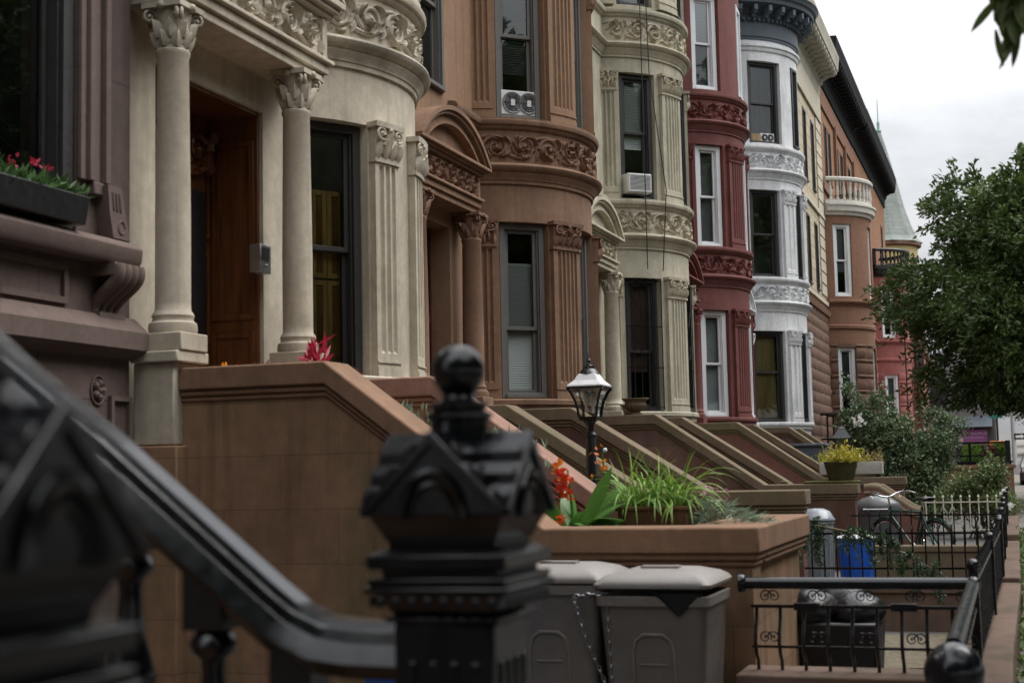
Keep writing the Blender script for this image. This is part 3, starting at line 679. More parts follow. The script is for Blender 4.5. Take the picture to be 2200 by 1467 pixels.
M['leafP'] = leafmat('purple_leaf', (.10,.02,.05), (.22,.05,.10))
M['leafJ'] = leafmat('juniper_needle', (.025,.055,.025), (.06,.10,.05))
M['flowR'] = leafmat('red_petal', (.55,.02,.012), (.75,.10,.02), .5, .3)
M['flowM'] = leafmat('crimson_petal', (.33,.008,.03), (.42,.03,.07), .5, .3)
M['flowW'] = leafmat('white_petal', (.7,.7,.68), (.8,.8,.78), .5, .3)
M['flowO'] = leafmat('orange_petal', (.7,.12,.015), (.8,.28,.02), .5, .3)
M['bark'] = stone('bark', (.09,.07,.05), .3, 8, .2, bump=.4)
M['twig'] = paint('green_brown_twig', (.10,.09,.04), .7)

# ------------------------------------------------------------------ ground, pavement, road
def strip(name, m, x0, x1, dz, ys=(-30,-5,5,12,20,30,45,60,80,110,160,260), x0f=None):
    b = MB(); b.grid([[(x0, y, gz(y)+dz), ((x0+x1)/2, y, gz(y)+dz), (x1, y, gz(y)+dz)] for y in ys]); return tag(b.build(name, m, smooth=0), kind='structure')
M['paving'] = stone('bluestone_paving', (.125,.12,.115), .12, 1.2, 0, stain=(.10,.10,.09), stain_amt=.4, bricks=(1.4, 1.4, .012, .6))
M['asphalt'] = stone('asphalt', (.05,.05,.052), .15, 3, 0, bump=.3)
M['sidewalk'] = stone('concrete_pavement', (.17,.16,.14), .1, 1.2, 0, stain=(.2,.18,.15), stain_amt=.4, bricks=(1.5, 1.5, .012, .6))
b = MB(); b.grid([[(x, y, -.32) for x in (-400, 400)] for y in (-200, 800)]); tag(b.build('ground', M['soil'], smooth=0), kind='structure')
strip('areaway_paving', M['paving'], -6.4, -.30, 0)
strip('pavement', M['sidewalk'], -.05, 3.2, -.02)
b = MB(); b.grid([[(x, y, gz(y)+z) for x, z in ((3.2,-.3),(3.2,-.015),(3.36,-.015),(3.36,-.3))] for y in (-30,12,80,160)]); tag(b.build('kerb', M['cstone'], smooth=0), kind='structure')
strip('road', M['asphalt'], 3.36, 11.5, -.16); strip('pavement_opposite', M['sidewalk'], 11.5, 15, -.02)
# gravel bed and slab seen through the near fence
b = MB(); b.grid([[(x, y, .012+.012*random.random()) for x in np.linspace(-2.0, -.5, 16)] for y in np.linspace(11.2, 13.4, 22)])
tag(b.build('gravel', stone('gravel_bed', (.155,.13,.09), .5, 25, 0, bump=.6), smooth=0), 'tan gravel bed in the front yard behind the near fence', 'gravel', kind='stuff')

# ------------------------------------------------------------------ mauve house on the left
M['mauve2'] = stone('mauve_trim', (.155,.113,.098), .1, 2, .1)
H = thing('rowhouse', 'dusky mauve brownstone at the left edge with flower box window', 'house', (-5.3, 4.5, 0))
b = body(H, M['mauve'], -5.3, -1.5, 7.76, 13); flat_wall(b, -5.3, -1.496, 7.756, -1, 13, [(5.1, 7.2, 3.06, 6.2), (5.1, 7.2, 7.2, 9.6), (.6, 2.2, 1.85, 5.2)], .3); b.build('wall', M['mauve'], H, smooth=0)
for z0, z1 in ((3.06,6.2),(7.2,9.6)): window(H, (-5.36, 5.12), (-5.36, 7.18), z0, z1, M['wframe'], fw=.10, mid=.5)
door(H, -5.55, .62, 2.18, 1.86, 5.19, M['doorr'])
b = MB()
for k, (ya, yb, d) in enumerate(((7.20,7.26,.03),(7.26,7.32,.055),(7.32,7.40,.035),(7.40,7.46,.07))): b.box(-5.3, -5.3+d, ya+.0005, yb, 3.38, 9.5)
b.box(-5.3, -5.24, 7.30, 7.44, 3.30, 3.38); b.build('window_surround', M['mauve2'], H, bevel=.008)
b = MB(); b.prism([(0,2.88),(.14,2.88),(.16,2.91),(.17,2.99),(.12,3.03),(0,3.05)], lambda p, t: (-5.3+p[0], t, p[1]), 4.4, 7.66); b.build('sill', M['mauve2'], H, bevel=.008)
for yc in (7.49, 4.7):
    b = MB()
    for k in range(4):
        y = yc-.105+k*.07; pts = [(-5.30+.17*(.5+.5*math.cos(PI*t))+.02*math.sin(2*PI*t), y, 2.86-.30*t) for t in [i/12 for i in range(13)]]
        b.tube(pts, [.045-.012*i/12 for i in range(13)], 8)
    b.box(-5.3, -5.12, yc-.15, yc+.15, 2.80, 2.879); b.box(-5.3, -5.24, yc-.13, yc+.13, 2.53, 2.58); b.build('corbel', M['mauve2'], H, smooth=50)
b = MB(); b.prism([(7.38,3.37),(7.52,3.37),(7.57,3.2),(7.62,3.045),(7.44,3.045),(7.40,3.2)], lambda p, t: (t, p[0], p[1]), -5.3, -5.20)
b.tube([(-5.2, 7.525+.035*math.cos(a), 3.12+.04*math.sin(a)) for a in np.linspace(0, 2*PI, 17)], .008, 6)
for k in range(3): b.tube([(-5.2, 7.43+.035*k, 3.33), (-5.2, 7.445+.035*k, 3.22)], .011, 6)
b.build('scroll_ear', M['mauve2'], H, bevel=.006)
b = MB(); ring(b, 0, 1.9, 0, .24, .04, 0, .025, frame_M((-5.3, 5.2, 2.6), (0,1,0), (1,0,0))); b.build('apron_panel', M['mauve2'], H)
b = MB(); b.prism([(0,2.30),(.10,2.33),(.13,2.36),(.135,2.47),(.11,2.5),(.03,2.57),(0,2.57)], lambda p, t: (-5.3+p[0], t, p[1]), -1.4, 7.775); b.build('water_table', M['mauve2'], H, bevel=.006)
for yy in (7.42, 6.5):
    b = MB()
    for k in range(5): b.ball((-5.29, yy+.035*math.cos(k*2*PI/5), 2.10+.045*math.sin(k*2*PI/5)), .026, 8)
    b.ball((-5.285, yy, 2.10), .02, 8); b.tube([(-5.295, yy+.07*math.cos(a), 2.10+.09*math.sin(a)) for a in np.linspace(0, 2*PI, 17)], .009, 6)
    b.build('rosette', M['mauve2'], H)
for yy in (7.53, 7.0):
    b = MB(); ring(b, 0, .22, 0, .55, .03, 0, .03, frame_M((-5.3, yy, 1.52), (0,1,0), (1,0,0)))
    b.build('basement_panel', M['mauve2'], H)
F = thing('window_box', 'black trough of red flowers on the mauve house sill', 'planter', (-5.05, 6.2, 3.05))
b = MB(); b.prism([(-5.24,3.052),(-5.11,3.052),(-5.08,3.22),(-5.27,3.22)], lambda p, t: (p[0], t, p[1]), 5.15, 7.04); b.build('trough', M['black'], F, bevel=.01)
n = 900; p = np.stack([rg.uniform(-5.26,-5.10,n), rg.uniform(5.15,7.04,n), rg.uniform(3.19,3.25,n)],1); dd = np.stack([rg.normal(0,.4,n)+.15, rg.normal(0,.4,n), np.ones(n)*.7],1)
leafmesh('foliage', *leaves(p, dd, .10, .012, .3, 0), leafmat('box_plant_leaf', (.03,.08,.02), (.08,.15,.045)), F)
for k in range(13):
    c = np.array([rnd(-5.22,-5.10), 5.2+k*.14+rnd(-.06,.06), rnd(3.28,3.34)]); q = np.repeat(c[None], 14, 0)+rg.normal(0,.012,(14,3)); dd = rg.normal(0,1,(14,3)); dd[:,2] = np.abs(dd[:,2])+.2
    if c[1] < 6.85: leafmesh('flower', *leaves(q, dd, .038, .012, .2), M['flowM'], F)

# ------------------------------------------------------------------ iron stair railings at the mauve house
def newel(root, x, y):
    b = MB()
    b.box(x-.12, x+.12, y-.12, y+.12, .0, 1.27)
    for s in (-1, 1):
        for k in range(4):
            u = -.075+.05*k
            b.box(x+u-.013, x+u+.013, y+s*.12-.008, y+s*.12+.008, .35, 1.2); b.box(x+s*.12-.008, x+s*.12+.008, y+u-.013, y+u+.013, .35, 1.2)
    b.box(x-.16, x+.16, y-.16, y+.16, 0, .25); b.box(x-.14, x+.14, y-.14, y+.14, .25, .31)
    b.v = [(x+(p[0]-x)*.84, y+(p[1]-y)*.84, p[2]) for p in b.v]
    P = b.build('newel_post', M['iron'], root, bevel=.006)
    b = MB(); z0 = 1.27
    for h0, h1, a0, a1 in ((0,.012,.135,.135),(.012,.055,.12,.152),(.055,.068,.172,.172),(.068,.085,.162,.165),(.085,.10,.14,.14),(.10,.128,.165,.168),(.128,.14,.155,.13),(.14,.245,.128,.135)):
        b.frustum((x,y), a0, a0, a1, a1, z0+h0, z0+h1)
    for k in range(8):
        for s in (-1, 1):
            u = -.133+.038*k
            b.box(x+u-.011, x+u+.011, y+s*.165-.006, y+s*.165+.006, z0+.03, z0+.05); b.box(x+s*.165-.006, x+s*.165+.006, y+u-.011, y+u+.011, z0+.03, z0+.05)
    b.v = [(x+(p[0]-x)*.84, y+(p[1]-y)*.84, p[2]) for p in b.v]
    b.build('collar', M['iron'], P, bevel=.004)
    b = MB()
    for ax in (0, 1):
        fn = (lambda p, t: (x+p[0], y+t, p[1])) if ax == 0 else (lambda p, t: (x+t, y+p[0], p[1]))
        b.prism([(-.175,1.470),(-.175,1.482),(0,1.615),(.175,1.482),(.175,1.470)], fn, -.196, .196)
        b.prism([(-.188,1.466),(0,1.612),(.188,1.466),(.194,1.484),(0,1.642),(-.194,1.484)], fn, -.208+.001*ax, .208-.001*ax)
        for k in range(3):     # raised shingle courses
            for s in (-1, 1):
                ua, za, ub, zb = .192-.055*k, 1.486+.0445*k, .165-.055*k, 1.508+.0445*k
                b.prism([(s*ua,za),(s*ub,zb),(s*ub,zb+.020),(s*ua,za+.022)], fn, -.200, .200)
        for s in (-1, 1):
            b.tube([fn((.085*math.cos(a), 1.462+.095*math.sin(a)), s*.200) for a in np.linspace(0, PI, 15)], .014, 8)
            b.tube([fn((.06*math.cos(a), 1.462+.07*math.sin(a)), s*.196) for a in np.linspace(0, PI, 15)], .009, 8)
    b.frustum((x,y), .150,.150,.186,.186,1.415,1.471)
    b.v = [(x+(p[0]-x)*.73, y+(p[1]-y)*.73, 1.478+(p[2]-1.478)*.92) for p in b.v]
    b.build('gabled_cap', M['iron'], P, bevel=.003)
    b = MB(); b.lathe([(.07,1.575),(.058,1.62),(.056,1.648),(.066,1.655),(.066,1.664),(.052,1.668),(.056,1.675),(.056,1.684),(.034,1.692),(.03,1.702),(.04,1.708)], (x,y,0), 24)
    b.ball((x,y,1.748), .0525, 24); b.build('ball_finial', M['iron'], P, smooth=40)
def railing(label, y):
    root = thing('stair_railing', label, 'railing', (-1.02, y, 0), 'iron stair railings of the mauve house'); newel(root, -1.02, y)
    path = [(-5.2,2.86),(-3.45,2.86),(-3.3,2.79),(-2.07,1.80),(-1.83,1.625),(-1.6,1.442),(-1.43,1.308),(-1.375,1.268),(-1.31,1.240),(-1.24,1.232),(-1.1,1.230)]
    hp = [(.045,-.088),(.052,-.070),(.078,-.066),(.083,-.052),(.076,-.038),(.060,-.010),(.055,-.008),(.047,.014),(.040,.018),(.032,.034)]
    hp = [(a_*.92, b_*.9) for a_, b_ in hp]; pr = [(-a_, b_) for a_, b_ in hp] + hp[::-1]
    sp = []
    for i in range(len(path)-1):
        for k in range(3): t = k/3; sp.append((path[i][0]*(1-t)+path[i+1][0]*t, path[i][1]*(1-t)+path[i+1][1]*t))
    sp.append(path[-1]); rows = []
    for i, (px_, pz) in enumerate(sp):
        a, c = sp[max(0,i-1)], sp[min(len(sp)-1,i+1)]; t = Vector((c[0]-a[0], 0, c[1]-a[1])).normalized(); nn = Vector((-t.z, 0, t.x))
        rows.append([(px_+nn.x*w, y+u, pz+nn.z*w) for u, w in pr])
    b = MB(); b.grid(rows, True); b.build('handrail', M['iron'], root, smooth=28)
    b = MB(); zt = 0
    b.box(-.046,.046,-.046,.046,-.115,.03)
    b.lathe([(.032,-.115),(.044,-.13),(.05,-.145),(.044,-.16),(.026,-.178),(.023,-.20),(.03,-.28),(.042,-.33),(.05,-.36),(.056,-.375),(.05,-.40),(.048,-.42),(.058,-.435),(.052,-.45),(.035,-.46),(.028,-.60),(.045,-.66),(.045,-.78)], (0,0,0), 18)
    o = b.build('baluster', M['iron'], None, bevel=.003); o.parent = root
    ms = []
    for k in range(16):
        xx = -1.372-.2*k; zz = np.interp(-xx, [-q[0] for q in path[::-1]], [q[1] for q in path[::-1]]); ms.append(T(xx+1.02, 0, zz-.065))
    rep(o, ms); return root
railing('black iron stair railing ending in the blurred ball topped gabled newel', 2.6)
railing('nearest black iron railing whose gabled newel fills the dark lower left corner', 1.17)
st = thing('stoop', 'front steps of the mauve house between the black railings', 'stoop', (-1.0, 1.9, 0), 'stoops up to the parlour doors')
b = MB(); b.box(-5.55, -3.4, 1.0, 2.75, -.3, 1.85)
for i in range(1, 9): b.box(-3.4+(i-1)*.27+.0005, -3.4+i*.27, 1.0, 2.75, -.3, 1.85-i*.205)
b.build('steps', M['stoopA'], st, bevel=.01)

# ------------------------------------------------------------------ front of the pale house
I = thing('intercom', 'grey door intercom with dark screen beside the oak door', 'intercom', (-5.26, 9.5, 3.2))
b = MB(); b.box(-5.40, -5.30, 9.46, 9.62, 3.09, 3.31, None); b.build('casing', M['steel'], I, bevel=.006)
b = MB(); b.box(-5.30, -5.296, 9.49, 9.585, 3.185, 3.285); b.build('screen', M['black'], I)
b = MB(); b.ball((-5.296, 9.545, 3.15), .012, 8); b.build('button', M['steel'], I)
def plant(name, label, cat, loc, stems=None, group=None): return thing(name, label, cat, loc, group)
P_ = plant('bromeliad', 'crimson leafed plant behind the slope of the brown coping', 'plant', (-4.4, 9.0, 2.0))
for (x, y, z, n, L) in ((-4.47,8.75,2.28,30,.15),(-4.27,8.8,2.10,28,.14)):
    p = np.repeat(np.array([[x,y,z]]), n, 0)+rg.normal(0,.03,(n,3)); p[:,2] += np.abs(rg.normal(0,.06,n)); dd = np.stack([rg.normal(0,.6,n), rg.normal(0,.6,n), np.ones(n)*.9],1)
    leafmesh('leaves', *leaves(p, dd, L, .024, .25), M['flowM'], P_)
b = MB(); b.lathe([(.10,1.86),(.14,2.10),(.15,2.12),(.13,2.12),(.12,2.05)], (-4.4,8.58,0), 16); b.build('pot', M['copeP'], P_)
P_ = plant('flower_pot', 'low pot of purple leaves and orange blooms behind the flat brown coping', 'plant', (-4.85, 8.5, 1.86))
b = MB(); b.box(-5.1,-4.5,8.35,8.65,1.861,2.14); b.build('trough', M['black'], P_, bevel=.01)
n = 120; p = np.stack([rg.uniform(-4.95,-4.5,n), rg.uniform(8.36,8.64,n), rg.uniform(2.12,2.2,n)],1); dd = rg.normal(0,.5,(n,3)); dd[:,2] = .8
leafmesh('leaves', *leaves(p, dd, .14, .025, .3), M['leafP'], P_)
n = 22; p = np.stack([rg.choice([-5.04,-4.94],n)+rg.normal(0,.015,n), rg.uniform(8.45,8.5,n), rg.uniform(2.28,2.31,n)],1); leafmesh('blossom', *leaves(p, rg.normal(0,1,(n,3)), .04, .014), M['flowO'], P_)
P_ = plant('lavender', 'silvery green tufts growing on the stoop beyond the brown coping', 'plant', (-3.6, 9.25, 1.1))
for (x, y, zp, n, h) in ((-4.02,9.22,1.66,190,.33),(-3.82,9.22,1.60,170,.24),(-3.40,9.3,1.62,110,.18),(-3.20,9.3,1.56,90,.16)):
    q = np.stack([x+rg.normal(0,.075,n), y+rg.normal(0,.06,n), zp+rg.uniform(0,h,n)],1); dd = np.stack([rg.normal(0,.3,n),rg.normal(0,.3,n),np.ones(n)],1)
    leafmesh('tuft', *leaves(q, dd, .09, .012, .25), M['leafS'], P_)
    b = MB(); b.lathe([(.09,zp-.45),(.13,zp-.02),(.14,zp),(.12,zp),(.11,zp-.06)], (x,y,0), 16); b.build('pot', M['copeP'], P_)

# plant box at the foot of the big brown stoop
PB = thing('stone_planter', 'brown stone plant box with a wide coping at the stoop foot', 'planter', (-2, 9.0, 0))
b = MB(); b.box(-1.74, -1.41, 8.212, 9.9, -.3, 1.03); b.box(-2.75, -1.741, 9.56, 9.88, -.3, 1.03); b.build('wall', M['stoopA'], PB)
b = MB()
for z0, z1, o in ((1.07,1.214,0),(1.03,1.0695,.02),(.995,1.0295,.035)):
    b.box(-1.78+o, -1.332-o*.8, 8.2105, 9.93-o, z0, z1)
b.build('coping', M['copeA'], PB, bevel=.012)
b = MB(); b.grid([[(x, y, 1.12+rnd(-.02,.03)) for x in np.linspace(-2.9,-1.75,14)] for y in np.linspace(8.2,9.57,14)]); b.build('soil', M['soil'], PB)
C_ = plant('canna', 'canna with broad green leaves and red flower spikes, left in the plant box', 'plant', (-2.55, 8.62, 1.1))
def blade(mb, base, ang, L, W, lift, bend, n=9, tw=0):
    p = Vector(base); d = Vector((math.cos(ang)*math.cos(lift), math.sin(ang)*math.cos(lift), math.sin(lift))); side = Vector((-math.sin(ang), math.cos(ang), 0)); rows = []
    side.rotate(Matrix.Rotation(tw, 3, d))
    for i in range(n+1):
        t = i/n; w = W*math.sin(PI*min(1, .10+.9*t))**.8 if i < n else 0
        u = d.cross(side)*-.25*w
        rows.append([tuple(p-side*w+u), tuple(p-side*w*.5+u*.4), tuple(p), tuple(p+side*w*.5+u*.4), tuple(p+side*w+u)])
        p = p + d*(L/n); d = (d - Vector((0,0,bend/n))).normalized()
    mb.grid(rows)
for k, (ang, L, W, lift, bend, x, y, tw) in enumerate(((.1,.42,.05,1.12,.15,-2.50,8.4,1.2),(2.9,.30,.08,.75,.9,-2.60,8.36,.2),(-2.4,.24,.08,.5,.9,-2.60,8.36,.3),(-.3,.36,.10,.5,.8,-2.52,8.34,-.3),(-1.2,.26,.08,.7,.8,-2.55,8.36,.8),(.7,.36,.085,.95,.6,-2.5,8.5,.4),(-.1,.34,.09,.8,.8,-2.48,8.36,.2),(1.9,.33,.07,1.0,.4,-2.6,8.5,.7),(-2.9,.24,.075,.45,.8,-2.62,8.34,.6),(-1.6,.22,.07,.55,.9,-2.46,8.36,-.2),(.2,.30,.08,.35,.8,-2.48,8.34,.3),(3.1,.33,.07,1.05,.5,-2.6,8.4,.9))):
    b = MB(); blade(b, (x, y, 1.19), ang, L, W, lift, bend, tw=tw); b.build('leaf', M['leafC'], C_, smooth=60)
b = MB()
for x, y, zt in ((-2.63,8.55,1.55),(-2.43,8.65,1.66)): b.tube([(x+.04,y,1.1),(x+.02,y,1.35),(x,y,zt)], [.012,.01,.005], 8)
b.build('stem', M['leafC'], C_)
for x, y, z, n, s in ((-2.68,8.5,1.56,14,.026),(-2.66,8.5,1.50,26,.034),(-2.63,8.5,1.42,24,.034),(-2.44,8.6,1.62,9,.024),(-2.42,8.6,1.55,6,.022),(-2.60,8.28,1.235,12,.03)):
    p = np.array([[x,y,z]])+rg.normal(0,.022,(n,3))*np.array([[1,1,1.6]]); leafmesh('flower', *leaves(p, rg.normal(0,1,(n,3)), s*1.5, s*.6), M['flowO'] if z > 1.53 else M['flowR'], C_)
G_ = plant('grass_pot', 'rectangular clay pot of arching bright green grass on the plant box', 'plant', (-2.05, 8.5, 1.15))
b = MB(); b.prism([(-.10,1.14),(.10,1.14),(.115,1.31),(.10,1.31),(-.10,1.31),(-.115,1.31)], lambda p, t: (t, 8.50+p[0], p[1]), -2.27, -1.85); b.box(-2.285,-1.835,8.375,8.625,1.295,1.318); b.build('pot', stone('clay_pot', (.17,.095,.05), .15, 3, .2), G_, bevel=.006)
b = MB()
for k in range(260):
    blade(b, (rnd(-2.25,-1.87), rnd(8.42,8.6), 1.30), rnd(0, 2*PI), rnd(.2,.44), rnd(.003,.0065), rnd(.7,1.5), rnd(1.4,3.2), 9)
b.build('blades', M['leafG'], G_, smooth=60)
b = MB()
for k in range(8): blade(b, (rnd(-2.0,-1.85), rnd(8.4,8.6), 1.30), rnd(-.5,.4), rnd(.40,.56), .008, rnd(1.0,1.3), rnd(2.4,3.1), 12)
for k in range(4): blade(b, (rnd(-2.25,-2.2), rnd(8.4,8.6), 1.30), PI+rnd(-.5,.5), rnd(.35,.45), .009, rnd(1.2,1.45), rnd(2.4,3.2), 12)
b.build('blades', M['leafG'], G_, smooth=60)
L_ = plant('trailing_plant', 'wispy grey-green stems spilling over the right end of the plant box', 'plant', (-1.6, 8.55, 1.15))
n = 330; t = rg.uniform(0,1,n); an = rg.uniform(0,2*PI,n); p = np.stack([-1.72+.22*t*np.cos(an)+.12*t, 8.55+.25*t*np.sin(an), 1.2+.14*(1-t)*rg.uniform(.4,1.2,n)],1); dd = np.stack([np.cos(an)+.4,np.sin(an),rg.uniform(-.1,.6,n)],1)
leafmesh('foliage', *leaves(p, dd, .10, .006, .35), M['leafS'], L_)
n = 160; p = np.stack([rg.normal(-1.82,.07,n), rg.normal(8.75,.08,n), rg.uniform(1.25,1.42,n)],1); leafmesh('leaves', *leaves(p, rg.normal(0,1,(n,3)), .05, .012), M['leafP'], L_)

# ------------------------------------------------------------------ wheeled bins and the blue box
M['bin'] = paint('taupe_bin_plastic', (.195,.175,.158), .5, var=.14, bump=.06, wear=(.28,.255,.235)); M['binlid'] = paint('worn_bin_lid', (.30,.275,.255), .5, wear=(.32,.30,.29))
def wheelie(label, x, y, w=.57, d=.6, h=.98, tilt=0, m=None, lidm=None, group='taupe wheeled bins'):
    R_ = thing('wheeled_bin', label, 'bin', (x, y, 0), group); m = m or M['bin']; lidm = lidm or M['binlid']
    b = MB(); hh = h-.08
    def rr(s, q, z, r=.05):   # rounded rectangle ring
        a, c = w/2*s, d/2*q; out = []
        for cx_, cy_, a0 in ((a-r,c-r,0),(-a+r,c-r,PI/2),(-a+r,-c+r,PI),(a-r,-c+r,3*PI/2)):
            for k in range(5): out.append((x+cx_+r*math.cos(a0+PI/2*k/4), y+cy_+r*math.sin(a0+PI/2*k/4), z))
        return out
    rows = [rr(.80,.80,.06), rr(.98,.98,hh-.06), rr(1.0,1.0,hh-.05), rr(1.04,1.04,hh-.045), rr(1.05,1.05,hh), rr(1.0,1.0,hh+.004), rr(.96,.96,hh-.02), rr(.9,.9,hh-.3)]
    b.grid(rows, True); b.add(rows[0], [tuple(range(20))]); b.build('bin_body', m, R_, smooth=40)
    b = MB(); b.grid([rr(1.06,1.05,hh+.012+tilt), rr(1.08,1.07,hh+.03+tilt), rr(1.03,1.03,hh+.05+tilt), rr(.9,.9,hh+.072+tilt), rr(.6,.6,hh+.095+tilt), rr(.3,.3,hh+.10+tilt)], True); b.add(rr(.3,.3,hh+.10+tilt), [tuple(range(20))])
    b.box(x-.10, x+.10, y-.10, y-.02, hh+.095+tilt, hh+.112+tilt); b.build('lid', lidm, R_, smooth=50)
    b = MB(); yy = y-d/2*.93  # arched panel pressed in the front
    pts = [(-.11,.28),(-.105,.62),(-.09,.68),(-.05,.71),(.05,.71),(.09,.68),(.105,.62),(.11,.28)]
    b.tube([(x+u, y-d/2*(.80+.18*(z-.06)/(hh-.12))-.002, z) for u, z in pts], .009, 6)
    b.tube([(x+u, y-d/2*(.80+.18*(.56-.06)/(hh-.12))-.002, .56) for u in (-.07,.07)], .005, 6); b.build('front_panel', m, R_)
    for s in (-1, 1):
        b = MB(); b.lathe([(.0,-.02),(.09,-.02),(.1,-.01),(.1,.01),(.09,.02),(0,.02)], (0,0,0), 16, T(x+s*w*.36, y+d*.36, .1) @ Matrix.Rotation(PI/2, 4, 'Y')); b.build('wheel', M['black'], R_)
    return R_
wheelie('taupe wheeled bin with closed lid, beside the black newel', -2.33, 7.45, h=1.03)
wheelie('taupe wheeled bin with lid ajar over a black bag, nearest the fence', -1.76, 7.40, h=.98, tilt=.03)
b = MB()
b.grid([[(-1.62+.13*math.cos(a)*s, 7.095+.06*math.sin(a)*s*.6, .92-.12*(1-s)) for a in np.linspace(0,2*PI,15)] for s in (1,.9,.5,.05)], True)
tag(put(b.build('garbage_bag', paint('bag_plastic', (.01,.01,.012), .26, bump=.33), smooth=60), (-1.62,7.1,.85)), 'black bag bulging from the open taupe bin', 'bag')
# chain between the lids
b = MB()
def chain(pts, step=.028):
    acc = 0; k = 0
    P2 = [Vector(p) for p in pts]
    for i in range(len(P2)-1):
        L = (P2[i+1]-P2[i]).length; nn = max(1, int(L/step))
        for j in range(nn):
            c = P2[i].lerp(P2[i+1], (j+.5)/nn); t = (P2[i+1]-P2[i]).normalized(); s = Vector((0,1,0)) if k % 2 else t.cross(Vector((0,1,0)))
            b.tube([tuple(c+t*.017*math.cos(a)+s*.009*math.sin(a)) for a in np.linspace(0,2*PI,9)], .0035, 5, cap=False); k += 1
chain([(-2.17,7.10,.90),(-2.12,7.13,.70),(-2.05,7.15,.52),(-1.97,7.17,.3),(-1.95,7.17,.1)]); chain([(-2.17,7.10,.90),(-2.05,7.09,.915),(-1.98,7.10,.92)]); chain([(-1.99,7.10,.88),(-1.985,7.13,.55),(-1.98,7.16,.15)])
tag(put(b.build('chain', M['steel'], smooth=60), (-2.0,7.1,.1)), 'thin steel chain looped over the taupe bins', 'chain')
bb = thing('recycling_bin', 'low blue recycling bin mostly hidden behind the newel', 'bin', (-2.85, 6.9, 0))
b = MB(); b.frustum((-2.93,7.0), .26, .2, .29, .22, .0, .56); b.build('bin_body', paint('blue_plastic', (.015,.08,.33), .45), bb, bevel=.02)
b = MB(); b.frustum((-2.93,7.0), .31, .24, .28, .21, .561, .60); b.build('lid', paint('blue_lid', (.02,.10,.38), .45), bb, bevel=.01)

# ------------------------------------------------------------------ low walls and iron fences along the yards
def fx(y): return float(np.interp(y, [4, 7.7, 13.7, 17.5, 24, 36, 60], [-.22, -.22, -.14, -.13, -.12, -.08, -.05]))
for k, (ya, yb, h, lab) in enumerate(((4.4,9.0,.50,'brown stone kerb wall under the ball post'),(9.01,13.5,.47,'long worn brown kerb wall behind the near fence corner'),(13.51,19.6,.46,'stained kerb wall beside the middle yards'),(19.61,27.4,.46,'far kerb wall below the shrubs'))):
    b = MB(); xa, xb = fx(ya), fx(yb)
    def pl(q): return [(xa-.16+q, ya), (xa+.16-q, ya), (xb+.16-q, yb), (xb-.16+q, yb)]
    g = gz((ya+yb)/2); b.prism(pl(.02), lambda p, t: (p[0], p[1], t), -.3, h-.10+g); b.prism(pl(0), lambda p, t: (p[0], p[1], t), h-.0995+g, h+g)
    tag(put(b.build('kerb_wall', M['pier'], bevel=.015), (xa, ya, 0)), lab, 'wall', 'kerb walls along the pavement')
b = MB(); b.box(-1.42, -.385, 7.52, 7.86, -.3, .40).box(-1.42, -.385, 7.50, 7.88, .4005, .47); tag(put(b.build('kerb_wall', M['pier'], bevel=.012), (-.9,7.7,0)), 'short brown kerb wall under the scrolled cross fence', 'wall', 'kerb walls along the pavement')
fen = thing('iron_fence', 'black iron fence with thick pipe rail and S curved bars', 'fence', (-.22, 7.7, .47))
b = MB(); b.tube([(-1.40,7.7,.925),(-.22,7.7,.925)], .031, 12); b.tube([(-.22,7.735,.925),(-.22,5.12,.925)], .031, 12); b.ball((-.22,7.7,.925), .04, 12); b.lathe([(.05,0),(.052,.02),(.042,.035),(.032,.04)], (0,0,0), 14, T(-1.42,7.7,.925) @ Matrix.Rotation(PI/2,4,'Y')); b.build('pipe_rail', M['ironb'], fen, smooth=40)
b = MB(); b.box(-1.36,-.24,7.688,7.712,.795,.812); b.box(-1.36,-.24,7.69,7.71,.585,.598); b.box(-1.13,-1.0,7.675,7.725,.785,.822).box(-.63,-.50,7.675,7.725,.785,.822)
b.box(-.232,-.208,5.15,7.68,.795,.812).box(-.23,-.21,5.15,7.68,.585,.598); b.build('bar', M['ironb'], fen)
def sbar(): 
    q = MB(); q.tube([(0,0,.80),(0,-.01,.74),(0,-.05,.68),(0,-.075,.62),(0,-.05,.56),(0,-.005,.52),(0,.0,.465)], .0095, 8); return q
o = sbar().build('baluster', M['ironb'], None); o.parent = fen
rep(o, [T(-1.33+.125*k+.22, 0, -.47) for k in range(9)] + [T(0, -.2-.125*k, -.47) @ Matrix.Rotation(-PI/2,4,'Z') for k in range(20)])
q = MB(); spiral(q, -.022, .045, .032, 1.6, .005, 0, 1, 18); spiral(q, .022, .045, .032, 1.6, .005, PI, -1, 18); o = MB(); o.uvmap(q, lambda u, v, w: (u, w, v)); o = o.build('scroll', M['ironb'], None); o.parent = fen
rep(o, [T(-1.28+.25*k+.22+.02, 0, .812-.47) for k in range(5)] + [T(-1.28+.25*k+.22+.02, -.04, .60-.47) for k in range(5)])
b = MB(); b.lathe([(.05,-.3),(.05,.45),(.06,.47),(.045,.50),(.04,.66),(.06,.68),(.045,.72)], (-.22,5.08,0), 16); b.ball((-.22,5.08,.845), .10, 24); b.build('ball_post', M['ironb'], fen, smooth=40)
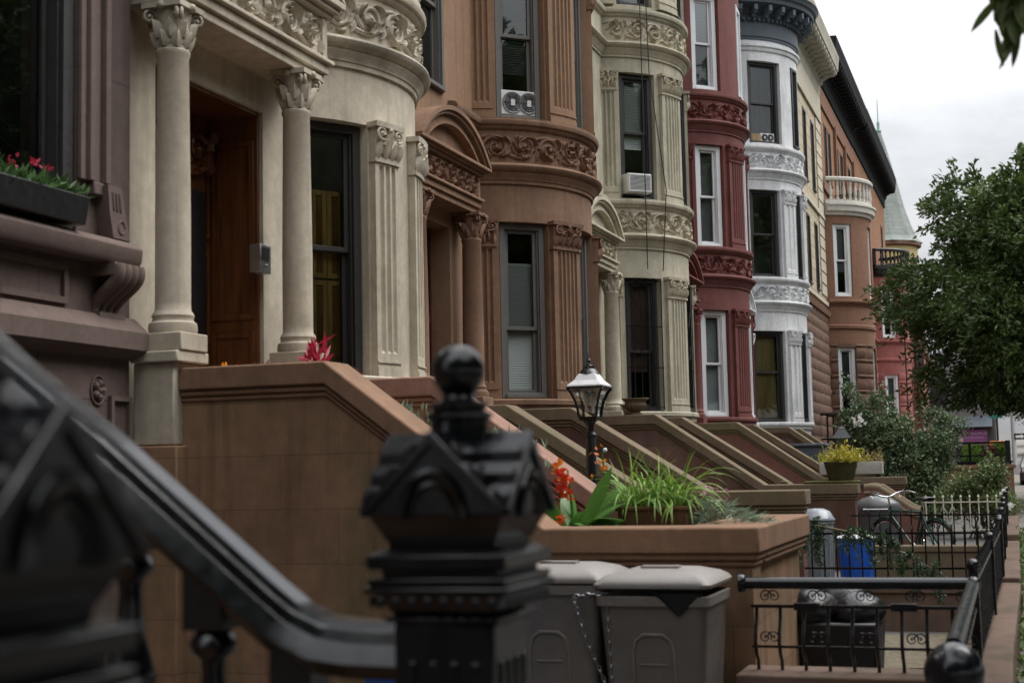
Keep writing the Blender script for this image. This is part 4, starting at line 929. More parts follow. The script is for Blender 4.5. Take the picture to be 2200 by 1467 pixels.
def picket(label, p0, p1, zb, zt, sp, m, r=.008, rails=(1., .08), spear=.06, posts=0, scroll=False, group='plain iron fences of the yards'):
    p0, p1 = Vector((*p0, 0)), Vector((*p1, 0)); L = (p1-p0).length; t = (p1-p0)/L
    F_ = thing('iron_fence', label, 'fence', (p0.x, p0.y, zb), group)
    Mx = Matrix(((t.x,-t.y,0,0),(t.y,t.x,0,0),(0,0,1,0),(0,0,0,1)))
    for q in rails:
        z = (zt-zb)*q; b = MB(); b.add(*(lambda k: (k.v, k.f))(MB().box(0, L, -.012, .012, z-.01, z+.01))); o = b.build('rail', m, None); o.parent = F_; o.matrix_local = Mx
    b = MB(); b.tube([(0,0,0),(0,0,zt-zb+spear)], r, 6)
    if spear > .01: b.lathe([(r,0),(r*2,.012),(.001,.05)], (0,0,zt-zb+spear), 6)
    o = b.build('picket', m, None); o.parent = F_; n = int(L/sp); rep(o, [Mx @ T(sp*(k+.5), 0, 0) for k in range(min(n, 98))])
    if posts:
        b = MB(); b.box(-.025,.025,-.025,.025,-.3,zt-zb+.06); b.ball((0,0,zt-zb+.09), .038, 12); o = b.build('fence_post', m, None); o.parent = F_; rep(o, [Mx @ T(L*k/posts, 0, 0) for k in range(posts+1)])
    if scroll:
        q = MB()
        for s in (-1, 1): spiral(q, s*.06, .17, .05, 1.2, .007, PI/2, -s, 16); spiral(q, s*.045, .06, .035, 1.2, .007, -PI/2, s, 16); q.tube([(s*.02,.0,0),(s*.015,.12,0),(s*.06,.22,0)], .007, 6)
        o = MB(); o.uvmap(q, lambda u, v, w: (u, w, v)); o = o.build('scroll', m, None); o.parent = F_; rep(o, [Mx @ T(sp*(3+k*5), 0, zt-zb-.3) for k in range(max(1, int(n/5)))])
    return F_
picket('tall dark picket fence running along the pavement from the near corner', (-.22,7.8), (-.14,13.6), .47, .92, .11, M['ironb'], posts=2)
picket('thin black fence in front of the blue and grey bins', (-.16,13.7), (-1.90,13.7), .46, .90, .115, M['iron'], rails=(1., .27), spear=.03)
picket('dark fence along the pavement beside the bicycle yard', (-.14,13.8), (-.13,18.2), .47, .93, .11, M['ironb'], posts=2)
picket('thin black fence just behind the bicycle', (-.15,18.9), (-2.0,18.9), .25, .88, .13, M['iron'], rails=(1., .1), spear=.03)
M['ivory'] = paint('ivory_iron_paint', (.62,.58,.47), .5, wear=(.35,.22,.10))
picket('ivory painted iron fence with scroll ornaments below the shrubs', (-1.42,24), (-.18,24), .40, .90, .135, M['ivory'], r=.011, rails=(1., .12), spear=.07, scroll=True)
picket('dark fence along the pavement below the shrubs', (-.13,18.9), (-.12,26.5), .5, .97, .12, M['iron'], posts=2)

for yy, h, lab in ((13.7,.44,'low worn kerb wall under the thin fence before the bins'),(18.9,.50,'low brown yard wall with yellowish coping in front of the bicycle')):
    b = MB(); b.box(-2.0, fx(yy)-.17, yy-.13, yy+.13, -.2, h-.08); b.box(-2.0, fx(yy)-.168, yy-.15, yy+.15, h-.0795, h); tag(put(b.build('yard_wall', M['copeB'] if yy > 15 else M['pier'], bevel=.012), (-1,yy,0)), lab, 'wall')
# ------------------------------------------------------------------ things hung on the houses
def ac(label, o, t, n, w, h, d, fans=0, mcase=None, grille=True):
    Mx = frame_M(o, t, n); R_ = thing('air_conditioner', label, 'air conditioner', o, 'window air conditioners'); mc = mcase or M['acw']
    b = MB(); b.box(0, w, 0, h, -d, 0, Mx); b.build('casing', mc, R_, bevel=.01)
    if fans:
        for k in range(fans):
            b = MB(); c = w*(.30+.42*k); r = h*.42
            b.lathe([(r,0),(r*1.05,.006),(r,.014),(r*.92,.006),(.001,.004)], (0,0,0), 24, Mx @ T(c, h*.5, .002)); 
            b.build('fan_grille', M['acg'], R_, smooth=50)
            b = MB()
            for q in (.75,.58,.42): b.tube([tuple(Mx @ Vector((c+r*q*math.cos(a), h*.5+r*q*math.sin(a), .012))) for a in np.linspace(0,2*PI,25)], .004, 5)
            for q in range(6): a = q*PI/3; b.tube([tuple(Mx @ Vector((c, h*.5, .012))), tuple(Mx @ Vector((c+r*.9*math.cos(a), h*.5+r*.9*math.sin(a), .012)))], .004, 5)
            b.build('guard', M['black'], R_)
            b = MB(); b.box(c-r*.2, c+r*.2, h*.5-r*.3, h*.5+r*.3, .013, .02, Mx); b.build('badge', mc, R_)
    else:
        b = MB(); b.box(w*.06, w*.94, h*.08, h*.92, .0, .004, Mx); b.build('backing', M['black'], R_)
        b = MB()
        for k in range(12): z = h*(.12+.78*k/12); b.box(w*.08, w*.92, z, z+h*.025, .004, .016, Mx)
        ring(b, w*.03, w*.97, h*.05, h*.95, .02, .0, .02, Mx); b.build('louvres', M['acw'], R_)
    return R_
def on_bow(bw, pa, pb, f, d, z):
    a, b = Vector(bw.pt(pa, d, z)), Vector(bw.pt(pb, d, z)); t = (b-a).normalized(); n = Vector((t.y, -t.x, 0)); n = n if n.x > 0 else -n
    return tuple(a + (b-a)*f), t, n
bw1, bw2, bw4 = HS[1][1], HS[2][1], HS[4][1]
o, t, n = on_bow(bw1, 61, 35, .13, -.10, 6.19); ac('white two fan unit in the window of the warm brown house', o, t, n, .55, .33, .2, 2)
o, t, n = on_bow(bw2, 61, 35, .10, .17, 6.24); ac('square white louvred unit jutting from the greenish house window', o, t, n, .46, .33, .42)
o, t, n = on_bow(bw4, 64, 37, .52, -.12, 9.75); ac('small white twin vent unit in the bluish white house top window', o, t, n, .40, .22, .2, 2)
o, t, n = on_bow(bw4, 64, 37, .06, -.12, 9.75); b = MB(); b.box(0,.5,0,.2,-.03,0,frame_M(o,t,n)); wd_ = b.build('window_filler', wood('plywood', (.30,.19,.09)), HS[4][0])
# iron window guards of the greenish house
for k, (pa, pb) in enumerate(((61,35),(12,-12))):
    a, c = Vector(bw2.pt(pa,.03,0)), Vector(bw2.pt(pb,.03,0)); w_ = (c-a).length; t = (c-a)/w_; n = Vector((t.y,-t.x,0)); n = n if n.x > 0 else -n
    Mx = frame_M((a.x,a.y,2.53), t, n); b = MB()
    for i in range(6): x = w_*(.02+.96*i/5); b.tube([tuple(Mx @ Vector((x,z,.0))) for z in (0,2.26)], .0085, 6)
    for z in (.04,.72,1.42,2.2): b.box(0,w_,z-.007,z+.007,-.006,.006,Mx)
    for s in (.2,.6):
        for zz in (1.15,1.75): b.tube([tuple(Mx @ Vector((w_*(s-.1+.2*q), zz+.26*q*(1 if s<.5 else -1), .008))) for q in (0,1)], .005, 5); b.tube([tuple(Mx @ Vector((w_*(s-.1+.2*q), zz+.26*(1-q)*(1 if s<.5 else -1), .008))) for q in (0,1)], .005, 5)
    b.build('window_guard', M['iron'], HS[2][0])
# shutters inside the pale house window
bw0 = HS[0][1]
a, c = Vector(bw0.pt(48,-.27,0)), Vector(bw0.pt(21,-.27,0)); t = (c-a).normalized(); n = Vector((t.y,-t.x,0)); n = n if n.x > 0 else -n
Mx = frame_M((a.x,a.y,2.5), t, n); w_ = (c-a).length
for k in range(2):
    b = MB(); x0 = w_*(.36+.27*k); x1 = x0+w_*.26
    for z0, z1 in ((0,.80),(.82,1.62)):
        ring(b, x0, x1, z0, z1, .045, -.012, .012, Mx)
        z = z0+.05
        while z < z1-.06: b.add([(x0+.045,z,-.01),(x1-.045,z,-.01),(x1-.045,z+.02,.01),(x0+.045,z+.02,.01)], [(0,1,2,3)], Mx); z += .028
    b.build('shutter', M['shutter'], HS[0][0], smooth=0)
# cables down the greenish front
for lab, pts in (('left of two thin black cables hanging down the greenish bay', [(-5.66,23.3,12.3),(-5.66,23.3,8.0),(-5.66,23.3,4.9)]), ('right of two thin black cables, slanting lower down the greenish bay', [(-5.62,23.42,12.3),(-5.58,23.5,8.3),(-5.40,23.75,6.3),(-5.48,23.66,4.9)])):
    b = MB(); b.tube(pts, .009, 5); tag(put(b.build('cable', M['black']), pts[0]), lab, 'cable', 'cables on the greenish house')
# urns on the mossy stoop
def urn(label, x, y, z, s):
    U_ = thing('stone_urn', label, 'urn', (x,y,z), 'stone urns on the mossy stoop'); b = MB()
    b.lathe([(.11,0),(.115,.02),(.07,.045),(.075,.06),(.15,.11),(.175,.16),(.16,.20),(.19,.235),(.215,.25),(.215,.265),(.19,.262),(.16,.22),(.02,.2)], (x,y,z), 24, None)
    b.v = [(x+(p[0]-x)*s, y+(p[1]-y)*s, z+(p[2]-z)*s) for p in b.v]; u_ = b.build('bowl', M['copeB'], U_, smooth=50)
    b = MB()
    for k in range(16): a = 2*PI*k/16; b.tube([(x+s*r*math.cos(a), y+s*r*math.sin(a), z+s*h) for r, h in ((.08,.065),(.152,.11),(.178,.16))], .016*s, 6)
    b.build('gadroon', M['copeB'], U_)
urn('wide grey stone urn on the mossy coping before the barred window', -5.15, 20.18, 2.321, .92)
urn('small grey urn half hidden on the far cheek of the mossy stoop', -5.72, 21.95, 2.331, .85)

# ------------------------------------------------------------------ lamp post
LP = thing('lamp_post', 'black lamp post with flared glass lantern and pale hood', 'street lamp', (-3.56, 12.3, 0))
x, y = -3.56, 12.3
b = MB(); b.lathe([(.16,0),(.16,.1),(.12,.14),(.11,.5),(.13,.53),(.06,.58),(.055,1.15),(.062,1.17),(.052,1.2),(.046,1.83),(.056,1.84),(.056,1.86),(.033,1.88),(.033,1.93),(.05,1.97),(.07,1.985)], (x,y,0), 16); b.build('post', M['ironb'], LP, smooth=40)
b = MB(); b.tube([(x-.02,y,1.715),(x+.13,y,1.72)], .008, 8); b.build('ladder_bar', M['ironb'], LP)
for q in (-.02,.13): b = MB(); b.ball((x+q,y,1.717), .022, 12); b.build('bar_end', M['acw'], LP)
b = MB(); b.frustum((x,y), .075,.075,.085,.085,1.985,2.02)
cor = [(.082,2.02),(.088,2.08),(.105,2.16),(.135,2.235),(.16,2.27)]
for sx in (-1,1):
    for sy in (-1,1): b.tube([(x+sx*r, y+sy*r, z) for r, z in cor], .012, 6)
b.frustum((x,y), .165,.165,.172,.172,2.27,2.285); b.build('cage', M['ironb'], LP, smooth=40)
b = MB()
for sx, sy in ((1,0),(-1,0),(0,1),(0,-1)): b.grid([[(x+(sx*r if sx else q*r), y+(sy*r if sy else q*r), z) for q in (-1,0,1)] for r, z in [(r_-.004, z_) for r_, z_ in cor]])
b.build('lantern_glass', M['lglass'], LP, smooth=50)
for q in (-.028,.028):
    b = MB(); b.lathe([(.012,2.05),(.014,2.11),(.028,2.16),(.034,2.20),(.026,2.235),(.008,2.25)], (x+q,y,0), 12)
    b.build('bulb', M['wwhite'], LP, smooth=60)
b = MB(); b.lathe([(.235,2.285),(.23,2.30),(.16,2.345),(.115,2.40),(.095,2.405),(.001,2.41)], (x,y,0), 4, None, ph=PI/4); b.build('hood', paint('pale_enamel_hood', (.66,.65,.66), .3), LP, smooth=0, bevel=.006)
b = MB(); b.lathe([(.09,2.405),(.07,2.44),(.055,2.45),(.05,2.475),(.02,2.49),(.014,2.51),(.022,2.525),(.005,2.56),(.001,2.60)], (x,y,0), 14); b.build('finial', M['ironb'], LP, smooth=40)

# ------------------------------------------------------------------ planters, lantern and bits on the middle stoops
P_ = plant('basket_planter', 'mossy round basket of yellow plants on the green pier cap', 'planter', (-2.25, 20.2, 1.32))
b = MB(); b.lathe([(.16,1.321),(.22,1.55),(.235,1.56),(.235,1.58),(.20,1.58),(.19,1.5),(.001,1.5)], (-2.25,20.2,0), 18)
for k in range(9): z = 1.33+.025*k; r = .163+.06*(k/9); b.tube([(-2.25+r*math.cos(a), 20.2+r*math.sin(a), z) for a in np.linspace(0,2*PI,22)], .013, 5)
b.build('basket', stone('mossy_basket', (.075,.065,.025), .4, 6, .2, bump=.3), P_)
n = 900; p = np.stack([rg.normal(-2.22,.13,n), rg.normal(20.2,.12,n), 1.57+np.abs(rg.normal(0,.085,n))],1); dd = rg.normal(0,.6,(n,3)); dd[:,2] += .5; leafmesh('foliage', *leaves(p, dd, .06, .014, .3), M['leafY'], P_)
b = MB(); b.box(-2.75, -2.0, 20.02, 20.34, 1.281, 1.32); tag(put(b.build('pier_cap', M['moss'], bevel=.02), (-2.3,20.2,1.28)), 'green moss covered cap stone under the basket planter', 'cap stone')
for x0, x1, lab in ((-3.3,-2.78,'left white lattice trough behind the mossy basket'),(-2.76,-2.2,'right white lattice trough beside the rose bush')):
    P_ = plant('trough_planter', lab, 'planter', ((x0+x1)/2, 26.38, 1.38), None, 'white lattice troughs')
    b = MB(); b.box(x0, x1, 26.27, 26.5, 1.361, 1.58)
    for k in range(14):
        u = x0+(x1-x0)*k/13
        for s in (-1,1): b.tube([(u, 26.265, 1.38), (min(x1,max(x0,u+s*.10)), 26.265, 1.57)], .006, 5)
    b.build('trough', paint('chalky_white_resin', (.50,.48,.44), .7, wear=(.25,.22,.17)), P_, bevel=.006)
    n = 260; p = np.stack([rg.uniform(x0,x1,n), rg.normal(26.38,.06,n), 1.57+np.abs(rg.normal(0,.09,n))],1); dd = rg.normal(0,.5,(n,3)); dd[:,2] += .6; leafmesh('foliage', *leaves(p, dd, .07, .013, .3), M['leafY'] if x0 < -3 else leafmat('dry_leaf', (.16,.13,.06), (.24,.18,.07)), P_)
LN = thing('lantern', 'small dark lantern with peaked roof beside the rose bush', 'lantern', (-2.74, 25.0, 0)); x, y = -2.74, 25.0
b = MB(); b.tube([(x,y,0),(x,y,1.66)], .03, 8); b.build('post', M['iron'], LN)
b = MB(); b.frustum((x,y), .07,.07,.08,.08,1.66,1.69); b.lathe([(.225,1.99),(.215,2.0),(.09,2.13),(.08,2.16),(.03,2.18),(.02,2.2),(.001,2.21)], (x,y,0), 4, None, ph=PI/4)
for sx in (-1,1):
    for sy in (-1,1): b.tube([(x+sx*.075,y+sy*.075,1.69),(x+sx*.15,y+sy*.15,1.99)], .012, 6)
b.build('cage', M['iron'], LN)
b = MB()
for sx, sy in ((1,0),(-1,0),(0,1),(0,-1)): b.grid([[(x+(sx*r if sx else q*r), y+(sy*r if sy else q*r), z) for q in (-1,1)] for r, z in ((.07,1.69),(.145,1.99))])
b.build('lantern_glass', M['lglass'], LN, smooth=0)
# scroll walls below the reddish stoop
SW = thing('scroll_wall', 'pair of S curved brown parapets stepping down to the bicycle yard', 'wall', (-1.9, 26.3, 0))
for k, ya in enumerate((25.0, 25.8)):
    c = [(-2.42,1.16),(-2.3,1.17),(-2.18,1.15),(-2.05,1.06),(-1.9,.95),(-1.78,.87),(-1.68,.80),(-1.58,.76),(-1.50,.75)]
    b = MB(); b.prism([(x_,z_-.06) for x_, z_ in c]+[(-1.5,-.2),(-2.42,-.2)], lambda p, t: (p[0], t, p[1]), ya+.04, ya+.26); w_ = b.build('parapet', M['stoopR'], SW, smooth=40)
    b = MB(); b.tube([(x_,ya+.15,z_-.035) for x_, z_ in c], .07, 10); b.tube([(x_,ya+.05,z_-.12) for x_, z_ in c], .035, 8); b.build('roll_coping', M['copeB'], w_, smooth=60)
b = MB(); b.box(-4.5,-3.75,30.6,31.3,1.55,1.93); b.box(-4.55,-3.70,30.55,31.35,1.931,1.99); b.box(-4.45,-3.8,30.65,31.25,.0,1.549); tag(put(b.build('stone_trough', M['slate'], bevel=.015), (-4.1,31,0)), 'dark blue-grey trough standing between the two farthest stoops', 'planter')
b = MB()
sc = [( -3.3+.085*math.cos(a)*(1-.06*a), 1.22+.085*math.sin(a)*(1-.06*a)) for a in np.linspace(0,2*PI*1.6,30)]
b.tube([(x_, 21.83, z_) for x_, z_ in sc], .02, 6); b.lathe([(.10,-.18),(.10,.18)], (0,0,0), 18, T(-3.28,22.04,1.20) @ Matrix.Rotation(PI/2,4,'X')); tag(put(b.build('scroll_stone', M['copeB'], smooth=40), (-3.28,22,1.1)), 'rolled scroll end on the far coping of the mossy stoop', 'stone scroll')

# ------------------------------------------------------------------ bins in the middle yards, black bin, bicycle
def round_bin(name, label, x, y, r, h, m, lidm, dome=.12, z0=0, white=False):
    R_ = thing(name, label, 'bin', (x,y,z0)); b = MB()
    b.lathe([(r*.82,0),(r*.84,.01),(r*.97,h*.93),(r*1.03,h*.935),(r*1.03,h*.97),(r*.98,h*.975),(r*.95,h*.97),(r*.8,h*.4)], (x,y,z0), 22)
    for k in range(10): a = 2*PI*k/10; b.tube([(x+r*.84*math.cos(a),y+r*.84*math.sin(a),z0+.05),(x+r*.955*math.cos(a),y+r*.955*math.sin(a),z0+h*.85)], .014, 5)
    b.build('bin_body', m, R_, smooth=50); b = MB()
    b.lathe([(r*1.08,h*.975),(r*1.09,h*.99),(r*1.02,h*1.01),(r*.8,h+dome*.7),(r*.45,h+dome*.95),(.001,h+dome)], (x,y,z0), 22); b.build('lid', lidm, R_, smooth=50); return R_
gp = paint('grey_bin_plastic', (.17,.19,.21), .4); round_bin('round_bin', 'grey round bin with shiny domed lid behind the plant box', -2.20, 17.0, .20, .86, gp, paint('shiny_grey_lid', (.24,.26,.29), .22), z0=.06)
round_bin('round_bin', 'bright blue round bin with white lid', -1.80, 17.4, .21, .62, paint('bright_blue_plastic', (.008,.09,.48), .4), M['wwhite'], .03, z0=.065)
BK = thing('black_bin', 'square black bin heaped with black bags behind the scrolled fence', 'bin', (-1.2, 10.0, 0))
b = MB(); b.frustum((-1.22,10.05), .30,.30,.33,.33,.02,.50); b.build('bin_body', M['black'], BK, bevel=.02)
b = MB()
for k, (x, y, z, r) in enumerate(((-1.35,9.9,.56,.20),(-1.05,9.95,.55,.19),(-1.2,10.2,.60,.22),(-1.42,10.2,.55,.16))):
    rows = []
    for i in range(9):
        th = PI*i/8; rows.append([(x+r*math.sin(th)*math.cos(a)*(1+.10*math.sin(3*a+k)+rnd(-.11,.11)), y+r*math.sin(th)*math.sin(a)*(1+rnd(-.08,.08)), z-r*.75*math.cos(th)) for a in np.linspace(0,2*PI,15)[:-1]])
    b.grid(rows, True)
b.build('garbage_bag', bpy.data.materials['bag_plastic'], BK, smooth=70)
GR = thing('covered_grill', 'grey covered barbecue grill behind the bicycle handlebar', 'grill', (-1.97, 22.3, .1)); x, y = -1.97, 22.3
b = MB(); b.grid([[(x+w_*math.cos(a)*(1 if abs(math.cos(a)) > .3 else 1), y+d_*math.sin(a), z_) for a in np.linspace(0,2*PI,21)[:-1]] for w_, d_, z_ in ((.30,.24,.1),(.32,.26,.78),(.36,.28,.83),(.37,.29,.88),(.33,.27,.95),(.22,.2,1.02),(.08,.08,1.055),(.01,.01,1.06))], True); b.build('cover', paint('grey_vinyl_cover', (.10,.10,.105), .3), GR, smooth=50)
b = MB(); b.tube([(x-.18,y-.29,.86),(x+.18,y-.29,.86)], .014, 8); b.build('handle', M['steel'], GR)
BI = thing('bicycle', 'dark green bicycle with chrome swept handlebar and black saddle', 'bicycle', (-1.3, 20.0, .10))
Mb = T(-1.33, 20.0, .10) @ Matrix.Rotation(rad(-47), 4, 'Z')      # bike x axis: forward is -x
def bt(name, pts, r, m, par, n=8): b = MB(); b.tube([tuple(Mb @ Vector(p)) for p in pts], r, n); return b.build(name, m, par, smooth=60)
fr = paint('dark_green_frame', (.012,.05,.035), .3); chrome = paint('chrome', (.75,.76,.78), .12, 1)
b = MB()
for pts in ([(-.42,0,.86),(-.40,0,.72),(-.52,0,.34)], [(-.41,0,.80),(.22,0,.78)], [(-.40,0,.72),(.05,0,.30)], [(.05,0,.30),(.24,0,.86)], [(.05,0,.30),(.50,.04,.34)], [(.05,0,.30),(.50,-.04,.34)], [(.22,0,.78),(.50,.04,.34)], [(.22,0,.78),(.50,-.04,.34)]): b.tube([tuple(Mb @ Vector(p)) for p in pts], .016, 8)
b.build('frame', fr, BI, smooth=60)
for cx_ in (-.53, .50):
    b = MB(); b.tube([tuple(Mb @ Vector((cx_+.33*math.cos(a), 0, .34+.33*math.sin(a)))) for a in np.linspace(0,2*PI,33)], .017, 8); wh = b.build('wheel', M['black'], BI, smooth=60)
    b = MB(); b.tube([tuple(Mb @ Vector((cx_+.31*math.cos(a), 0, .34+.31*math.sin(a)))) for a in np.linspace(0,2*PI,33)], .009, 6)
    for k in range(16): a = 2*PI*k/16; b.tube([tuple(Mb @ Vector((cx_, .02*(-1)**k, .34))), tuple(Mb @ Vector((cx_+.31*math.cos(a), 0, .34+.31*math.sin(a))))], .0015, 4)
    b.build('rim', chrome, wh)
    b = MB(); b.tube([tuple(Mb @ Vector((cx_+.365*math.cos(a), 0, .34+.365*math.sin(a)))) for a in np.linspace(.2,PI-.1 if cx_<0 else PI+.4,18)], .016, 6); b.build('mudguard', fr, BI)
b = MB(); b.tube([tuple(Mb @ Vector(p)) for p in ((-.43,0,.86),(-.46,0,.98))], .013, 8)
for s in (-1,1): b.tube([tuple(Mb @ Vector(p)) for p in ((-.46,0,.98),(-.50,s*.08,.99),(-.53,s*.20,1.03),(-.47,s*.28,1.06),(-.36,s*.30,1.05),(-.26,s*.31,1.03))], .012, 8); b.tube([tuple(Mb @ Vector(p)) for p in ((-.44,s*.28,1.05),(-.52,s*.26,1.0),(-.50,s*.22,.97))], .005, 6)
b.build('handlebar', chrome, BI, smooth=60)
bt('seat_post', [(.24,0,.86),(.265,0,.93)], .013, chrome, BI)
b = MB(); b.grid([[tuple(Mb @ Vector((.12+.28*t_, w_*math.sin(a), .96+h_*math.cos(a)))) for a in np.linspace(0,2*PI,13)[:-1]] for t_, w_, h_ in ((0,.012,.015),(.1,.025,.025),(.45,.04,.03),(.75,.095,.035),(.95,.105,.03),(1,.06,.02))], True); b.build('saddle', M['black'], BI, smooth=60)
b = MB(); b.lathe([(.09,-.006),(.095,0),(.09,.006)], (0,0,0), 24, Mb @ T(.05,-.05,.30) @ Matrix.Rotation(PI/2,4,'X')); b.tube([tuple(Mb @ Vector(p)) for p in ((.05,-.07,.30),(-.06,-.08,.19))], .01, 6); b.tube([tuple(Mb @ Vector(p)) for p in ((.05,.06,.30),(.16,.07,.41))], .01, 6); b.build('crank', chrome, BI)
# juniper branch
J_ = plant('juniper_branch', 'drooping juniper branch hanging over the thin fence and bins', 'plant', (-1.7, 12.4, .9))
pts = [(-1.85,12.6,1.03),(-1.6,12.5,1.02),(-1.3,12.5,.96),(-1.06,12.45,.88),(-.8,12.4,.74),(-.54,12.4,.59)]
b = MB(); b.tube(pts, [.012,.011,.010,.008,.006,.003], 6); b.build('branch', M['twig'], J_)
pp = []; dd = []
for k in range(70):
    t_ = rnd(0,4.99); i = int(t_); f_ = t_-i; p0 = np.array(pts[i])*(1-f_)+np.array(pts[i+1])*f_; L = rnd(.06,.32)*(1.15 if t_ < 1.6 else .8); dv = np.array([rnd(-.15,.3), rnd(-.25,.25), -1.0 if random.random() < .75 else .25])
    m_ = int(L*260)
    for j in range(m_): q = j/m_; pp.append(p0+dv*L*q+rg.normal(0,.009,3)); dd.append(dv*.5+rg.normal(0,.5,3))
leafmesh('needles', *leaves(np.array(pp), np.array(dd), .042, .0075, .4), M['leafJ'], J_)

# ------------------------------------------------------------------ shrubs
def shrub(name, label, loc, blobs, n, L, W, mat, stems, flowers=None, cat='shrub'):
    P_ = plant(name, label, cat, loc); pts = []; tot = sum(b_[3]*b_[4]*b_[5] for b_ in blobs)
    for (x, y, z, rx, ry, rz) in blobs:
        m_ = int(n*rx*ry*rz/tot); nc = max(4, m_//16); u = rg.normal(0,1,(nc,3)); u /= np.linalg.norm(u,axis=1)[:,None]; r_ = rg.uniform(.45,1.05,(nc,1))
        c = np.array([[x,y,z]])+u*r_*np.array([[rx,ry,rz]]); q = np.repeat(c, 16, 0)+rg.normal(0,.055,(nc*16,3)); pts.append(q)
    q = np.concatenate(pts); q = q[q[:,2] > .1]; leafmesh('foliage', *leaves(q, rg.normal(0,.6,(len(q),3)), L, W, .5, .15, .35), mat, P_)
    b = MB()
    for (x, y, z, rx, ry, rz) in blobs:
        for k in range(stems):
            e = (x+rnd(-.8,.8)*rx, y+rnd(-.8,.8)*ry, z+rnd(.2,.95)*rz); b.tube([(loc[0]+rnd(-.25,.25), loc[1]+rnd(-.2,.2), loc[2]), ((loc[0]+e[0])/2+rnd(-.1,.1), (loc[1]+e[1])/2, (loc[2]+e[2])/2), e], [.014,.009,.004], 5)
    b.build('stems', M['twig'], P_)
    for x, y, z, m_, s in flowers or []:
        p = np.array([[x,y,z]])+rg.normal(0,s,(m_,3)); leafmesh('flower', *leaves(p, rg.normal(0,1,(m_,3)), .07, .03), M['flowW'], P_)
shrub('rose_bush', 'large leafy rose bush with a white bloom between the stoops and shrubs', (-2.0, 28.2, .19), [(-2.75,28.2,2.15,.45,.4,.62),(-2.2,28,1.95,.5,.4,.6),(-1.85,28,1.4,.72,.5,.6),(-1.4,28,1.75,.45,.4,.45),(-1.6,28,.8,.7,.5,.5),(-2.9,28.3,2.95,.16,.14,.34),(-2.35,28.2,2.75,.22,.2,.3),(-1.35,28.3,2.4,.3,.2,.26),(-1.0,28.2,2.2,.25,.2,.22)], 22000, .08, .024, M['leafB'], 7, [(-2.70,27.5,2.34,60,.05)])
shrub('leafy_shrub', 'loose shrub with small white flowers along the pavement fence', (-.55, 26.8, .18), [(-.55,26.8,1.05,.5,.4,.42),(-.25,26.6,.75,.35,.5,.35),(-.95,26.8,.9,.4,.35,.35),(-.3,26.9,1.35,.3,.3,.28)], 5200, .08, .022, leafmat('shrub_leaf', (.06,.10,.03), (.15,.19,.07)), 6, [(-.18,26,1.0,14,.03),(-.1,26,.78,14,.03)])
shrub('weeds', 'low green weeds along the pavement side of the kerb wall', (.12, 12, 0), [(.10,11,.16,.12,2.2,.18),(.10,16,.22,.12,2.2,.24),(.1,21,.3,.12,2.2,.22)], 3500, .06, .014, leafmat('weed_leaf', (.06,.11,.02), (.13,.2,.05)), 3, None, 'weeds')

